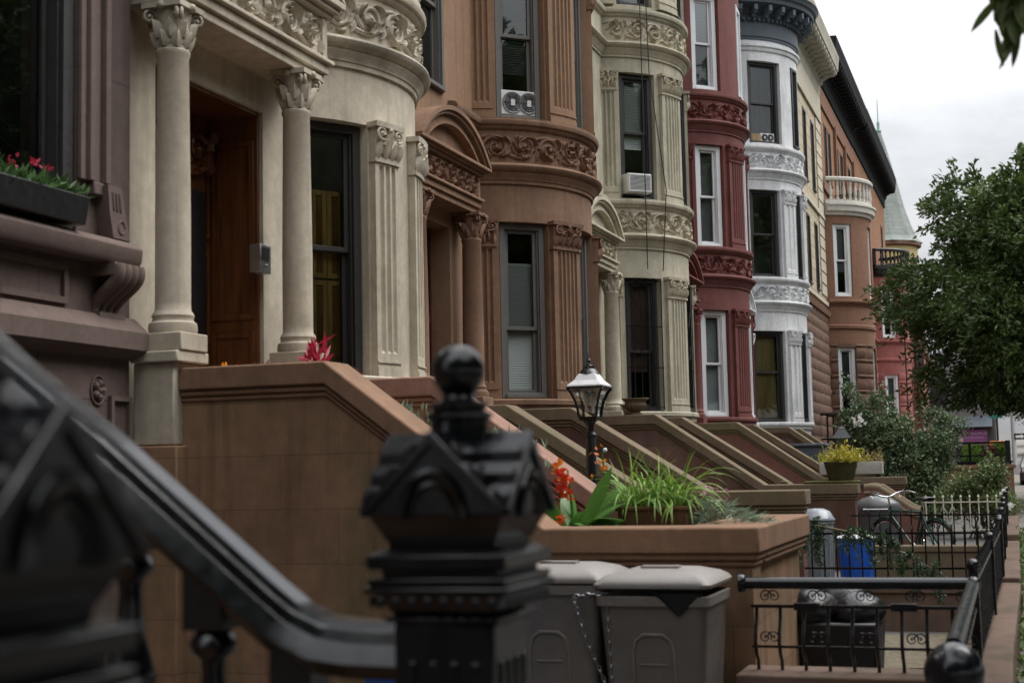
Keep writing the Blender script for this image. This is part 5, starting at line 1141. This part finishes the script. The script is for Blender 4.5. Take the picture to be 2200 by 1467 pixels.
# ------------------------------------------------------------------ far houses
def far_house(name, label, y0, y1, bc, bR, bcy, mats, flatops, boxz, win, balm):
    R_ = thing(name, label, 'house', (-5.4, (y0+y1)/2, gz(y0))); b = body(R_, mats['wall'], -5.4, y0, y1, 15.2); ops = [(a, c, za, zb) for a, c, za, zb in flatops]
    top = 14.6
    if bc:
        bw = Bow(bc, bcy, bR, -5.4); ya, yb = bw.pt(bw.phm,0,0)[1], bw.pt(-bw.phm,0,0)[1]
        flat_wall(b, -5.4, y0+.004, ya, -1, boxz, [o for o in ops if o[1] < ya and o[3] < boxz]); flat_wall(b, -5.4, yb, y1-.004, -1, boxz, [o for o in ops if o[0] > yb and o[3] < boxz]); flat_wall(b, -5.4, y0+.004, y1-.004, boxz, top, [o for o in ops if o[2] > boxz])
    else: flat_wall(b, -5.4, y0+.004, y1-.004, -1, top, ops)
    b.build('wall', mats['wall'], R_, smooth=0)
    for a, c, za, zb in ops: window(R_, (-5.43,a+.01), (-5.43,c-.01), za, zb, mats.get('ff', M['wframe']), fw=.07)
    if not bc: return R_
    b = MB(); bow_wall(b, bw, -1, win[0][1]+.12, [(a, c, win[0][0], win[0][1]) for a, c in win[2]], d=0); b.build('bay_base', mats['base'], R_, smooth=25)
    b = MB(); bow_wall(b, bw, win[0][1]+.12, boxz, [(a, c, win[1][0], win[1][1]) for a, c in win[2]]); b.build('bay_wall', mats['bay'], R_, smooth=25)
    pts = [bw.pt(bw.phm-2*bw.phm*i/20, 0, 0)[:2] for i in range(21)]; b = MB(); b.prism(pts, lambda p, t: (p[0], p[1], t), boxz-.05, boxz-.001); b.build('bay_roof', M['slate'], R_, smooth=0)
    # rough courses on the base
    z = gz(bcy); k = 0; tall = True; b = MB(); b2 = MB()
    while z < win[0][1]+.1:
        h = .36 if tall else .14; h = min(h, win[0][1]+.12-z); ph = bw.phm-1
        segs = [(-bw.phm+1, ph)]
        if z+h > win[0][0] and z < win[0][1]:
            e = [bw.phm-1]; [e.extend(q) for q in win[2]]; e.append(-bw.phm+1); segs = [(e[i+1], e[i]) for i in range(0, len(e), 2)]
        for lo, hi in segs:
            m_ = max(2, int((hi-lo)/3)); rows = []
            for j in range(5):
                v_ = j/4; rows.append([bw.pt(hi-(hi-lo)*i/m_, .015+(.030+rnd(-.014,.02))*(math.sin(PI*v_)**.4)*(0.1 if i in (0,m_) or i % 5 == 0 else 1), z+.012+(h-.024)*v_) for i in range(m_+1)])
            b.grid(rows)
        if tall or True:
            m_ = 22; q0, q1 = y0+.05, ya-.05; rows = []
            dsegs = [(q0, q1)] if not mats.get('fdoor') or z > mats['fdoor'][3] else [(q0, mats['fdoor'][0]-.02), (mats['fdoor'][1]+.02, q1)]
            for s0, s1 in dsegs:
                if s1-s0 > .1: b2.grid([[(-5.39+(.03+rnd(-.014,.02))*math.sin(PI*j/4)**.4*(.1 if i % 5 == 0 else 1), s0+(s1-s0)*i/m_, z+.012+(h-.024)*j/4) for i in range(m_+1)] for j in range(5)])
        z += h; tall = not tall
    b.build('rough_courses', mats['base'], R_, smooth=60); b2.build('rough_courses', mats['base'], R_, smooth=60)
    for zz, pr_ in ((win[1][0]-.10, UPPER), (win[1][0]-.85, [(0,0),(.05,.01),(.06,.1),(.0,.14)])):
        b = MB(); band(b, bw, pr_, zz-.2, y0+.01, yb+.5); b.build('string_course', mats['bay'], R_)
    for za, zb in win[:2]:
        for a, c in win[2]: window(R_, bw.pt(a,-.1,0), bw.pt(c,-.1,0), za, zb, M['wwhite'], (M['blindg'], .35, .97), .10, .05, mid=.5)
    b = MB(); band(b, bw, [(0,0),(.06,.02),(.08,.1),(.16,.14),(.18,.3),(.22,.32),(.22,.38),(.0,.40)], boxz-.4, None, None); band(b, bw, [(0,0),(.08,0),(.08,.12),(0,.12)], boxz, None, None); band(b, bw, [(-.05,0),(.14,.0),(.15,.08),(.12,.12),(-.05,.12)], boxz+.75, None, None); b.build('balcony_cornice', balm, R_)
    q = MB(); q.lathe([(.05,0),(.05,.05),(.03,.08),(.06,.25),(.04,.42),(.03,.5),(.05,.56),(.05,.63)], (0,0,0), 10); o = q.build('baluster', balm, None); o.parent = R_
    ms = []
    for i in range(19):
        p = bw.pt(66-132*i/18, .04, 0); ms.append(T(p[0]+5.4, p[1]-(y0+y1)/2, boxz+.12-gz(y0)))
    rep(o, ms)
    for a in (78, 60, 24, -24, -60, -78):
        b = MB(); p = bw.pt(a, .04, 0); b.box(p[0]-.14, p[0]+.14, p[1]-.14, p[1]+.14, boxz+.12, boxz+.75)
        b.build('pedestal', balm, R_); return R_
def modillions(root, m, y0, y1, z, h, proj, name='roof_cornice', step=.5, x=-5.4):
    b = MB(); b.prism([(0,0),(.06,.02),(.08,h*.28),(.16,h*.34),(.16,h*.40),(proj-.08,h*.60),(proj-.04,h*.62),(proj-.02,h*.85),(proj,h*.9),(proj,h),(0,h*1.02)], lambda p, t: (x+p[0], t, z+p[1]), y0, y1); o = b.build(name, m, root, bevel=.01)
    q = MB(); q.box(.0,proj-.16,-.12,.12,h*.42,h*.60); q.tube([(proj-.16,-.12,h*.51),(proj-.16,.12,h*.51)], h*.09, 10); q.tube([(.12,-.12,h*.40),(.12,.12,h*.40)], h*.08, 10)
    k = q.build('modillion', m, None, smooth=40); k.parent = o; n = int((y1-y0-.3)/step); rl = ROOT[root_of(root).name]
    rep(k, [T(x-rl.x, y0+.3+step*i-rl.y, z-rl.z) for i in range(n)])
FO = [(y_, y_+.75, za, zb) for y_ in (40.2, 42.2, 44.0) for za, zb in ((6.9,9.0),(10.0,12.2))]
CB = far_house('rowhouse', 'cream brick house with grooved front and pale bracketed cornice', 39.1, 46.45, None, None, None, dict(wall=M['cbrick']), FO, 0, None, None)
b = MB(); b.box(-5.39,-5.34,39.12,46.43,12.75,13.45); b.build('frieze', M['cstone'], CB)
b = MB()
for z_ in (12.6, 9.4, 6.6): b.box(-5.39,-5.33,39.12,46.43,z_,z_+.12)
for k in range(16): b.box(-5.39,-5.365,39.12,40.1,6.9+.38*k,7.22+.38*k); b.box(-5.39,-5.365,45.2,46.43,6.9+.38*k,7.22+.38*k)
b.build('string_course', M['cstone'], CB)
b = MB(); z = .4
k = 0
while z < 6.2:
    k += 2; b.grid([[(-5.39+(.03+rnd(-.014,.02))*math.sin(PI*j/4)**.4*(.1 if (i+k) % 4 == 0 else 1), 39.12+7.3*i/40, z+.012+.3*j/4) for i in range(41)] for j in range(5)]); z += .33
b.build('rough_courses', M['rustic'], CB, smooth=60)
b = MB(); b.prism([(0,6.2),(.10,6.25),(.14,6.4),(.0,6.5)], lambda p, t: (-5.4+p[0], t, p[1]), 39.12, 46.43); b.build('string_course', M['bayb'], CB)
modillions(CB, stone('grey_cream_cornice', (.44,.41,.34), .1, 2, .3), 39.12, 46.43, 13.45, 1.3, .72)
OB = far_house('rowhouse', 'orange brick house with brown bay topped by a white balustrade', 46.46, 57.0, 5.9, 1.8, 48.3, dict(wall=M['obrick'], base=M['rustic'], bay=M['bayb']), [(y_, y_+.8, za, zb) for y_ in (51.0,52.4,55) for za, zb in ((7.0,9.2),(10.9,12.9))]+[(47.6,48.3,11.0,12.9),(48.7,49.4,11.0,12.9)], 10.0, [(2.75,5.3),(6.95,9.33),[(65,44),(14,-10),(-36,-60)]], stone('offwhite_balustrade', (.60,.575,.52), .08, 3, .15))
b = MB()
for y_ in (50.4, 53.6, 56.6): b.box(-5.39,-5.30,y_,y_+.25,6.2,13.4)
b.box(-5.39,-5.34,46.5,56.98,13.3,13.9); b.box(-5.39,-5.33,46.5,56.98,10.5,10.7); b.build('pilaster_strip', M['bayb'], OB)
modillions(OB, M['blackc'], 46.47, 56.99, 14.05, 1.45, .66)
PH = far_house('rowhouse', 'orange brick house with pink-red bay and black balustrade', 57.01, 72.0, 5.75, 1.7, 66.0, dict(wall=M['obrick'], base=M['pink'], bay=M['pink'], fdoor=None), [(y_, y_+.8, za, zb) for y_ in (59,62,69.5) for za, zb in ((7.2,9.4),(10.9,12.9))], 10.15, [(3.0,5.4),(7.05,9.39),[(68,45),(14,-10),(-36,-60)]], M['black'])
modillions(PH, M['blackc'], 57.02, 71.99, 14.1, 1.45, .66)
b = MB(); b.tube([(-4.2,64.55,10.0),(-4.2,64.55,1)], .03, 6); b.build('downpipe', M['black'], PH)
# corner tower beyond
M['slateroof'] = stone('green_grey_slate', (.25,.28,.26), .12, 3, .1, bricks=(.5,.22,.012,.75)); M['ochrew'] = stone('yellow_ochre_wall', (.50,.40,.20), .1, 2, .1); M['copper'] = paint('verdigris', (.14,.27,.23), .6)
TW = thing('corner_tower', 'yellow corner tower with green-grey slate cone and copper spike', 'tower', (-6.1, 80, gz(80)))
b = MB(); b.lathe([(1.75,0),(1.75,9.3)], (-6.1,80,.5), 24); b.box(-14,-4.6,81,90,.5,9.8); b.build('wall', stone('brick_red_wall', (.28,.11,.08), .12, 2, .1), TW, smooth=30)
b = MB(); b.lathe([(1.8,9.8),(1.8,13.3)], (-6.1,80,0), 24); b.box(-14,-4.7,81,90,9.8,12.6); b.build('upper_wall', M['ochrew'], TW, smooth=30)
b = MB()
for z_ in (12.0,): 
    for k in range(24): a = 2*PI*k/24; b.box(-.12,.12,-.03,.03,z_-.5,z_, T(-6.1+1.82*math.cos(a), 80+1.82*math.sin(a), 0) @ Matrix.Rotation(a+PI/2,4,'Z'))
b.lathe([(1.83,11.0),(1.83,11.35)], (-6.1,80,0), 24); b.build('red_pattern', M['red'], TW)
b = MB(); b.lathe([(1.9,13.2),(2.0,13.25),(2.0,13.42),(1.85,13.45)], (-6.1,80,0), 24); b.build('eave', M['rustic'], TW)
b = MB(); b.lathe([(2.1,13.44),(1.8,13.75),(1.5,14.5),(1.22,15.4),(.8,17.2),(.35,19.0),(.12,19.8)], (-6.1,80,0), 10); b.build('roof', M['slateroof'], TW, smooth=20)
b = MB(); b.lathe([(.14,19.75),(.16,19.85),(.07,20.0),(.09,20.3),(.03,20.4),(.015,21.6)], (-6.1,80,0), 10); b.build('finial', M['copper'], TW)
for z0, z1 in ((2.6,5.0),(6.4,8.6),(10.2,12.2)):
    for a in (-70,-25,20):
        b = MB(); Mx = T(-6.1+1.79*math.cos(rad(a)), 80+1.79*math.sin(rad(a)), 0) @ Matrix.Rotation(rad(a)+PI/2,4,'Z'); b.box(-.35,.35,-.03,.03,z0,z1,Mx); b.build('window', M['black'], TW)
BR = thing('low_house', 'low brown house with garage door and slanted stair roof past the pink bay', 'house', (-4.2, 76, gz(76)))
b = MB(); b.box(-9,-4.2,73,78,.5,6.2); b.box(-4.2,-4.1,73.2,77.9,5.9,6.2); b.build('wall', M['rustic'], BR)
b = MB(); b.prism([(-5.2,9.4),(-5.0,9.5),(-3.4,6.2),(-3.6,6.1)], lambda p, t: (p[0], t, p[1]), 72.2, 73.6); b.box(-4.19,-4.05,72.9,73.2,1,6.5); b.build('stair_roof', stone('rust_brown_paint', (.16,.075,.05), .1, 2, .1), BR)
b = MB(); b.box(-4.19,-4.15,74.4,76.6,.9,3.6)
for k in range(9): b.box(-4.15,-4.13,74.4,76.6,1+.3*k,1.2+.3*k)
b.build('garage_door', paint('grey_door_paint', (.22,.20,.18), .6), BR)

# ------------------------------------------------------------------ iron stair and terrace in front of the brown bay
IS = thing('iron_stair', 'black iron stair rail sloping down behind the rose bush', 'railing', (-3.6, 44, gz(44)))
for yy in (43.6, 45.2):
    b = MB(); b.tube([(-5.4,yy,3.05),(-3.7,yy,3.02),(-1.5,yy,.95)], .045, 8); b.tube([(-5.4,yy,2.3),(-3.7,yy,2.28),(-1.5,yy,.5)], .03, 6)
    for q in (-5.2,-4.4,-3.7,-2.9,-2.2,-1.5): zt = 3.03 if q <= -3.7 else 3.02-(q+3.7)*.94; b.tube([(q,yy,zt-1.1),(q,yy,zt)], .03, 6)
    b.build('handrail', M['iron'], IS)
b = MB(); b.box(-5.4,-3.7,43.7,45.1,.3,2.05)
for i in range(8): b.box(-3.7+.27*i+.0005,-3.43+.27*i,43.7,45.1,.3,2.05-.2*(i+1))
b.build('steps', M['rustic'], IS)
TR = thing('terrace_wall', 'low brown terrace wall under the far black rail', 'wall', (-.8, 36, gz(36)))
b = MB(); b.box(-1.9, .02, 36, 36.4, .1, 1.36).box(-1.95, .07, 35.95, 36.45, 1.361, 1.45); b.build('wall', M['bayb'], TR, bevel=.01)
FR = thing('iron_fence', 'black square post fence before the planting and purple sign', 'fence', (-.1, 36.6, 1.45))
for nm_, q_ in (('rail', (-1.8,-.151,36.58,36.64,1.96,2.01)), ('rail', (-1.8,-.151,36.58,36.64,1.65,1.69)), ('fence_post', (-.15,-.03,36.55,36.67,1.451,2.03)), ('fence_post', (-1.0,-.94,36.56,36.66,1.451,1.958))): b = MB(); b.box(*q_); b.build(nm_, M['iron'], FR)
for lab, x0, x1, mt, z1 in (('bright green bush behind the far black fence', -1.15,-.55,leafmat('bright_bush_leaf', (.10,.22,.02), (.18,.32,.04)),1.98),('dark red leafed bush behind the far black fence', -.68,-.35,M['leafP'],1.85),('second green bush behind the far fence, by the post', -.42,-.1,leafmat('mid_bush_leaf', (.07,.17,.02), (.13,.25,.04)),1.95)):
    n = 500; p = np.stack([rg.uniform(x0,x1,n), rg.uniform(37,37.4,n), rg.uniform(1.5,z1,n)],1); dd = rg.normal(0,.4,(n,3)); dd[:,2] += .6
    tag(leafmesh('bush', *leaves(p, dd, .10, .022, .3), mt, None, ((x0+x1)/2,37.2,1.4)), lab, 'bush')
PBX = thing('raised_bed', 'dark timber bed holding the far bushes', 'planter', (-.7,37.2,.4)); b = MB(); b.box(-1.3,-.02,36.8,37.6,.3,1.5); b.box(-1.34,.02,36.76,37.64,1.501,1.54); b.build('bed', M['black'], PBX)
BH = thing('birdhouse', 'pink birdhouse with dark roof on the far fence rail', 'birdhouse', (-1.17,36.61,2.01))
b = MB(); b.prism([(-.06,0),(.06,0),(.06,.13),(0,.22),(-.06,.13)], lambda p, t: (-1.17+p[0], t, 2.011+p[1]), 36.55, 36.67); b.build('box', paint('pale_pink_paint', (.6,.36,.36), .6), BH)
b = MB(); b.prism([(-.10,.10),(0,.235),(.10,.10),(.10,.12),(0,.26),(-.10,.12)], lambda p, t: (-1.17+p[0], t, 2.011+p[1]), 36.52, 36.70); b.build('roof', M['black'], BH)
b = MB(); b.lathe([(.018,0),(.018,.004)], (0,0,0), 12, T(-1.17,36.55,2.12) @ Matrix.Rotation(PI/2,4,'X')); b.build('entrance', M['black'], BH)

# ------------------------------------------------------------------ street end: shop, sign, barrier, pole, car
SH = thing('corner_shop', 'grey shop front with awning at the street end behind the purple sign', 'shop', (-2.2, 96, gz(96)))
b = MB(); b.box(-9,-.9,96,104,.5,8.5); b.build('wall', stone('grey_shop_wall', (.20,.19,.19), .1, 1, .1), SH)
b = MB(); b.prism([(95.0,3.7),(96,4.4),(96,3.7)], lambda p, t: (t, p[0], p[1]), -3.6, -1.1); b.build('awning', M['slate'], SH)
for x_, x2_, z_, z2_ in ((-8,-6.9,4.9,6.9),(-6.4,-5.3,4.9,6.9),(-4.8,-3.7,4.9,6.9),(-3.4,-1.3,1.2,2.5)): b = MB(); b.box(x_,x2_,95.95,96.02,z_,z2_); b.build('window', M['black'], SH)
SG = thing('shop_sign', 'purple shop sign with white lettering at the street end', 'sign', (-2.25, 95.6, 2.55))
b = MB(); b.box(-3.05,-1.43,95.55,95.62,2.5,3.52); b.build('board', paint('purple_sign', (.37,.10,.35), .5), SG)
def text(body, size, loc, m, par, rz=0, alx='CENTER'):
    c = bpy.data.curves.new('lettering', 'FONT'); c.body = body; c.size = size; c.extrude = .004; c.align_x = alx; o = bpy.data.objects.new('lettering', c); COL.objects.link(o)
    dg = bpy.context.evaluated_depsgraph_get(); me = bpy.data.meshes.new_from_object(o.evaluated_get(dg)); bpy.data.objects.remove(o)
    me.materials.clear(); me.materials.append(m); t_ = bpy.data.objects.new('lettering', me); COL.objects.link(t_); t_.parent = par
    t_.matrix_local = T(*(Vector(loc)-ROOT[par.name])) @ Matrix.Rotation(rz,4,'Z') @ Matrix.Rotation(PI/2,4,'X'); return t_
text('PARTY & SUPPLIES', .205, (-2.22,95.54,3.22), M['wwhite'], SG); text('Decorations & Supplies', .13, (-2.22,95.54,3.0), M['wwhite'], SG)
text('450', .2, (-1.75,95.54,2.22), M['wwhite'], SG)
OBR = thing('barrier', 'orange traffic barrier at the street corner', 'barrier', (-.6, 70, gz(70)))
b = MB(); b.frustum((-.55,70), .50,.25,.40,.1,gz(70),gz(70)+1.55); b.box(-.98,-.12,69.85,70.15,2.27,2.45); b.build('shell', paint('orange_plastic', (.75,.22,.02), .5), OBR, bevel=.03)
b = MB(); b.box(-.85,-.25,69.72,69.76,1.5,1.62); b.build('stripe', M['wwhite'], OBR)
PO = thing('light_pole', 'tall silver light pole with one way sign at the corner', 'street light', (.10, 80, gz(80)))
b = MB(); b.tube([(.12,80,.8),(.12,80,3.9),(.12,80,9)], [.13,.11,.08], 12); b.box(-.1,.34,79.8,80.2,.8,1.3); b.build('pole', paint('galvanised_pole', (.42,.44,.46), .45, .4), PO, smooth=40)
b = MB(); b.tube([(.12,80,3.7),(.4,80,3.95),(.75,80,4.1)], .04, 8); b.build('arm', M['steel'], PO)
b = MB(); b.box(.16,.72,79.84,79.87,2.62,2.95); b.build('sign_plate', M['black'], PO)
b = MB(); b.prism([(.22,2.72),(.5,2.72),(.5,2.66),(.66,2.785),(.5,2.91),(.5,2.85),(.22,2.85)], lambda p, t: (p[0], t, p[1]), 79.825, 79.839); b.build('arrow', M['wwhite'], PO)
GS = thing('street_sign', 'green street name blades on a dark post at the corner', 'sign', (-.62, 74, gz(74)))
b = MB(); b.tube([(-.62,74,.7),(-.62,74,4.0)], .05, 8); b.build('post', M['iron'], GS)
gsm = paint('street_sign_green', (.02,.17,.12), .5)
b = MB(); b.box(-.95,-.35,73.93,73.949,3.62,3.82); b.build('blade', gsm, GS)
b = MB(); b.box(-.70,-.68,73.7,74.4,3.40,3.58); b.build('blade', gsm, GS)
def car(label, x, y, z, m, cat='car'):
    K = thing('parked_car', label, cat, (x,y,z)); b = MB(); prof = [(-2.2,.30),(-2.25,.62),(-2.15,.82),(-1.5,.93),(-.95,1.40),(.7,1.45),(1.5,1.0),(2.15,.85),(2.25,.55),(2.2,.30)]
    rows = []
    for s, w_ in ((-1,.72),(-.93,.86),(.93,.86),(1,.72)): rows.append([(x+s*(.86 if zz < 1 else .68), y+yy, z+zz) for yy, zz in prof])
    b.grid(rows); [b.add(r_, [tuple(range(len(r_)))]) for r_ in (rows[0], rows[-1])]; b.build('car_body', m, K, bevel=.04)
    b = MB(); b.add([(x+s*.60, y+yy, z+zz) for yy, zz in ((-1.45,1.0),(-1.0,1.37)) for s in (-1,1)], [(0,1,3,2)]); b.v = [(p[0],p[1]-.03,p[2]+.02) for p in b.v]; b.build('windscreen', M['glass'], K)
    for s in (-1,1):
        b = MB(); b.add([(x+s*.87,y-.9,z+.98),(x+s*.72,y-.75,z+1.36),(x+s*.72,y+.65,z+1.38),(x+s*.87,y+1.1,z+.98)], [(0,1,2,3)]); b.build('side_window', M['black'], K)
    for s in (-1,1):
        for q in (-1.4,1.4):
            b = MB(); b.lathe([(.001,-.1),(.31,-.1),(.33,-.06),(.33,.06),(.31,.1),(.001,.1)], (0,0,0), 20, T(x+s*.78,y+q,z+.33) @ Matrix.Rotation(PI/2,4,'Y')); wl_ = b.build('wheel', M['black'], K)
            b = MB(); b.lathe([(.001,0),(.2,0),(.21,.01)], (0,0,0), 14, T(x+s*.885,y+q,z+.33) @ Matrix.Rotation(PI/2*s,4,'Y')); b.build('rim', M['steel'], wl_)
        b = MB(); b.box(x+s*.5,x+s*.78,y-2.27,y-2.2,z+.62,z+.78); b.build('headlight', M['acw'], K)
    b = MB(); b.box(x-.7,x+.7,y-2.3,y-2.2,z+.36,z+.5); b.build('bumper', M['black'], K); return K
car('dark blue parked car at the right edge of the picture', 1.15, 62, .45, paint('dark_blue_car_paint', (.012,.015,.03), .2, 0, coat=.6))

# ------------------------------------------------------------------ trees
def tree(label, x, y, zc, R3, n, L, W, mat, th, group='street trees', seed=1, zb=0):
    global rg
    rg = np.random.default_rng(seed); random.seed(seed); t_ = thing('street_tree', label, 'tree', (x,y,zb), group); b = MB()
    b.tube([(x,y,zb-.3),(x+.03,y,zb+1.2),(x-.04,y,th),(x,y,zc)], [.24,.19,.15,.09], 10); nb = 26; tips = []
    for k in range(nb):
        a = 2*PI*k*.382; el = rnd(-.55,1.25); r_ = rnd(.62,.98); e = np.array([x+R3[0]*r_*math.cos(a)*math.cos(el), y+R3[1]*r_*math.sin(a)*math.cos(el), zc+R3[2]*r_*math.sin(el)]); tips.append(e)
        zs_ = th+(zc-th)*rnd(0,1); mid = (np.array([x,y,zs_])*.55+e*.45)+np.array([0,0,.4]); b.tube([(x,y,zs_), tuple(mid), tuple(e)], [.07,.045,.012], 6)
    b.build('trunk', M['bark'], t_, smooth=50)
    nc = n//26; u = rg.normal(0,1,(nc,3)); u /= np.linalg.norm(u,axis=1)[:,None]; r_ = rg.uniform(.30,1,(nc,1))**.55
    lump = 1+.22*np.sin(u[:,:1]*7+1)*np.sin(u[:,1:2]*6+2)+.13*np.sin(u[:,2:3]*9+u[:,:1]*5)
    c = np.array([[x,y,zc]])+u*r_*lump*np.array([R3]); od = u*np.array([[1,1,.55]])+rg.normal(0,.45,(nc,3)); od /= np.linalg.norm(od,axis=1)[:,None]
    s = rg.uniform(0,1,(nc,26,1)); q = (c[:,None]+od[:,None]*s*.62+rg.normal(0,.07,(nc,26,3))-np.array([0,0,.18])*s**2).reshape(-1,3); dd = np.repeat(od, 26, 0); ok = q[:,2] > th+.25+.35*rg.random(len(q)); q, dd = q[ok], dd[ok]
    hh = np.clip((q[:,2]-zc)/R3[2], 0, 1)[:,None]; q[:,:2] = np.array([[x,y]])+(q[:,:2]-np.array([[x,y]]))*(1-.32*hh)
    leafmesh('crown', *leaves(q, dd, L, W, .55, .12, .3), mat, t_); return t_
tr = tree('big dense green street tree filling the right side', 2.05, 42, 6.25, (4.6,4.6,4.05), 165000, .185, .040, M['leafA'], 2.6, seed=3, zb=gz(42))
def again(label, x, y, s=1.0, rz=0):
    c = copy_tree(tr); c.location = (x, y, gz(y)); c.scale = (s,s,s); c.rotation_euler.z = rz; c['label'] = label; return c
again('smaller tree down the street behind the silver pole', 4.6, 92, .95, 1.)
again('far street tree closing the end of the view', 2.4, 118, 1.2, 2.); again('most distant tree, low over the road end', 5.5, 150, 1.3, .5)
for k, (x, y, s) in enumerate(((13.5,-4,1.35),(13,6,1.4),(14,15,1.4),(13.2,25,1.45),(14,36,1.4),(13.4,49,1.4))): again(('street tree across the road opposite the %s' % ['mauve house','pale house with the oak door','warm brown house','greenish house','red house','bluish white house'][k]), x, y, s, k*1.3)
for lab, x, y, s in (('unseen tree added behind the viewpoint to shade the left side, nearest', 3.4, -8, 1.3), ('unseen tree added behind the viewpoint to shade the left side, farther back', 3.0, -19, 1.5), ('unseen tree added behind the viewpoint on the yard side for shade', -3.4, -15, 1.4)): again(lab, x, y, s, x)  # unseen trees added to darken iron reflections and the left front
# overhanging near tree with pointed leaves
NT = thing('street_tree', 'near tree whose blurred pointed leaves hang in the top right corner', 'tree', (2.3, 4.6, 0), 'street trees')
b = MB(); b.tube([(2.3,4.6,-.3),(2.3,4.6,2.5),(2.2,4.7,4.2),(2.1,4.8,6.5)], [.2,.16,.13,.06], 10); b.tube([(2.2,4.7,4.0),(1.3,5.0,4.2),(.6,5.0,3.75),(.06,5.0,3.2)], [.05,.035,.02,.006], 8)
for k in range(14): a = k*2.4; b.tube([(2.2,4.7,4+.15*k),(2.2+1.6*math.cos(a),4.7+1.6*math.sin(a),5.2+.2*k),(2.2+2.8*math.cos(a),4.7+2.8*math.sin(a),5.4+.25*k)], [.05,.03,.01], 6)
b.build('trunk', M['bark'], NT, smooth=50)
rg = np.random.default_rng(11)
n = 9000; u = rg.normal(0,1,(n,3)); u /= np.linalg.norm(u,axis=1)[:,None]; p = np.array([[2.3,4.6,6.9]])+u*(rg.uniform(.2,1,(n,1))**.5)*np.array([[3.3,3.4,2.4]]); leafmesh('crown', *leaves(p, u, .2, .05, .6, .5), M['leafA'], NT)
b = MB()
for k in range(260):
    t_ = rnd(.3,1); x_, y_, z_ = .44-.42*t_+rnd(-.03,.14), 5.0+rnd(-.12,.12), 3.57-.50*t_+rnd(-.10,.12); blade(b, (x_,y_,z_), rnd(0,2*PI), rnd(.10,.15), rnd(.018,.028), rnd(-1.4,-.5), .5, 6)
b.build('hanging_leaves', leafmat('near_leaf', (.045,.075,.02), (.10,.14,.04)), NT, smooth=60)
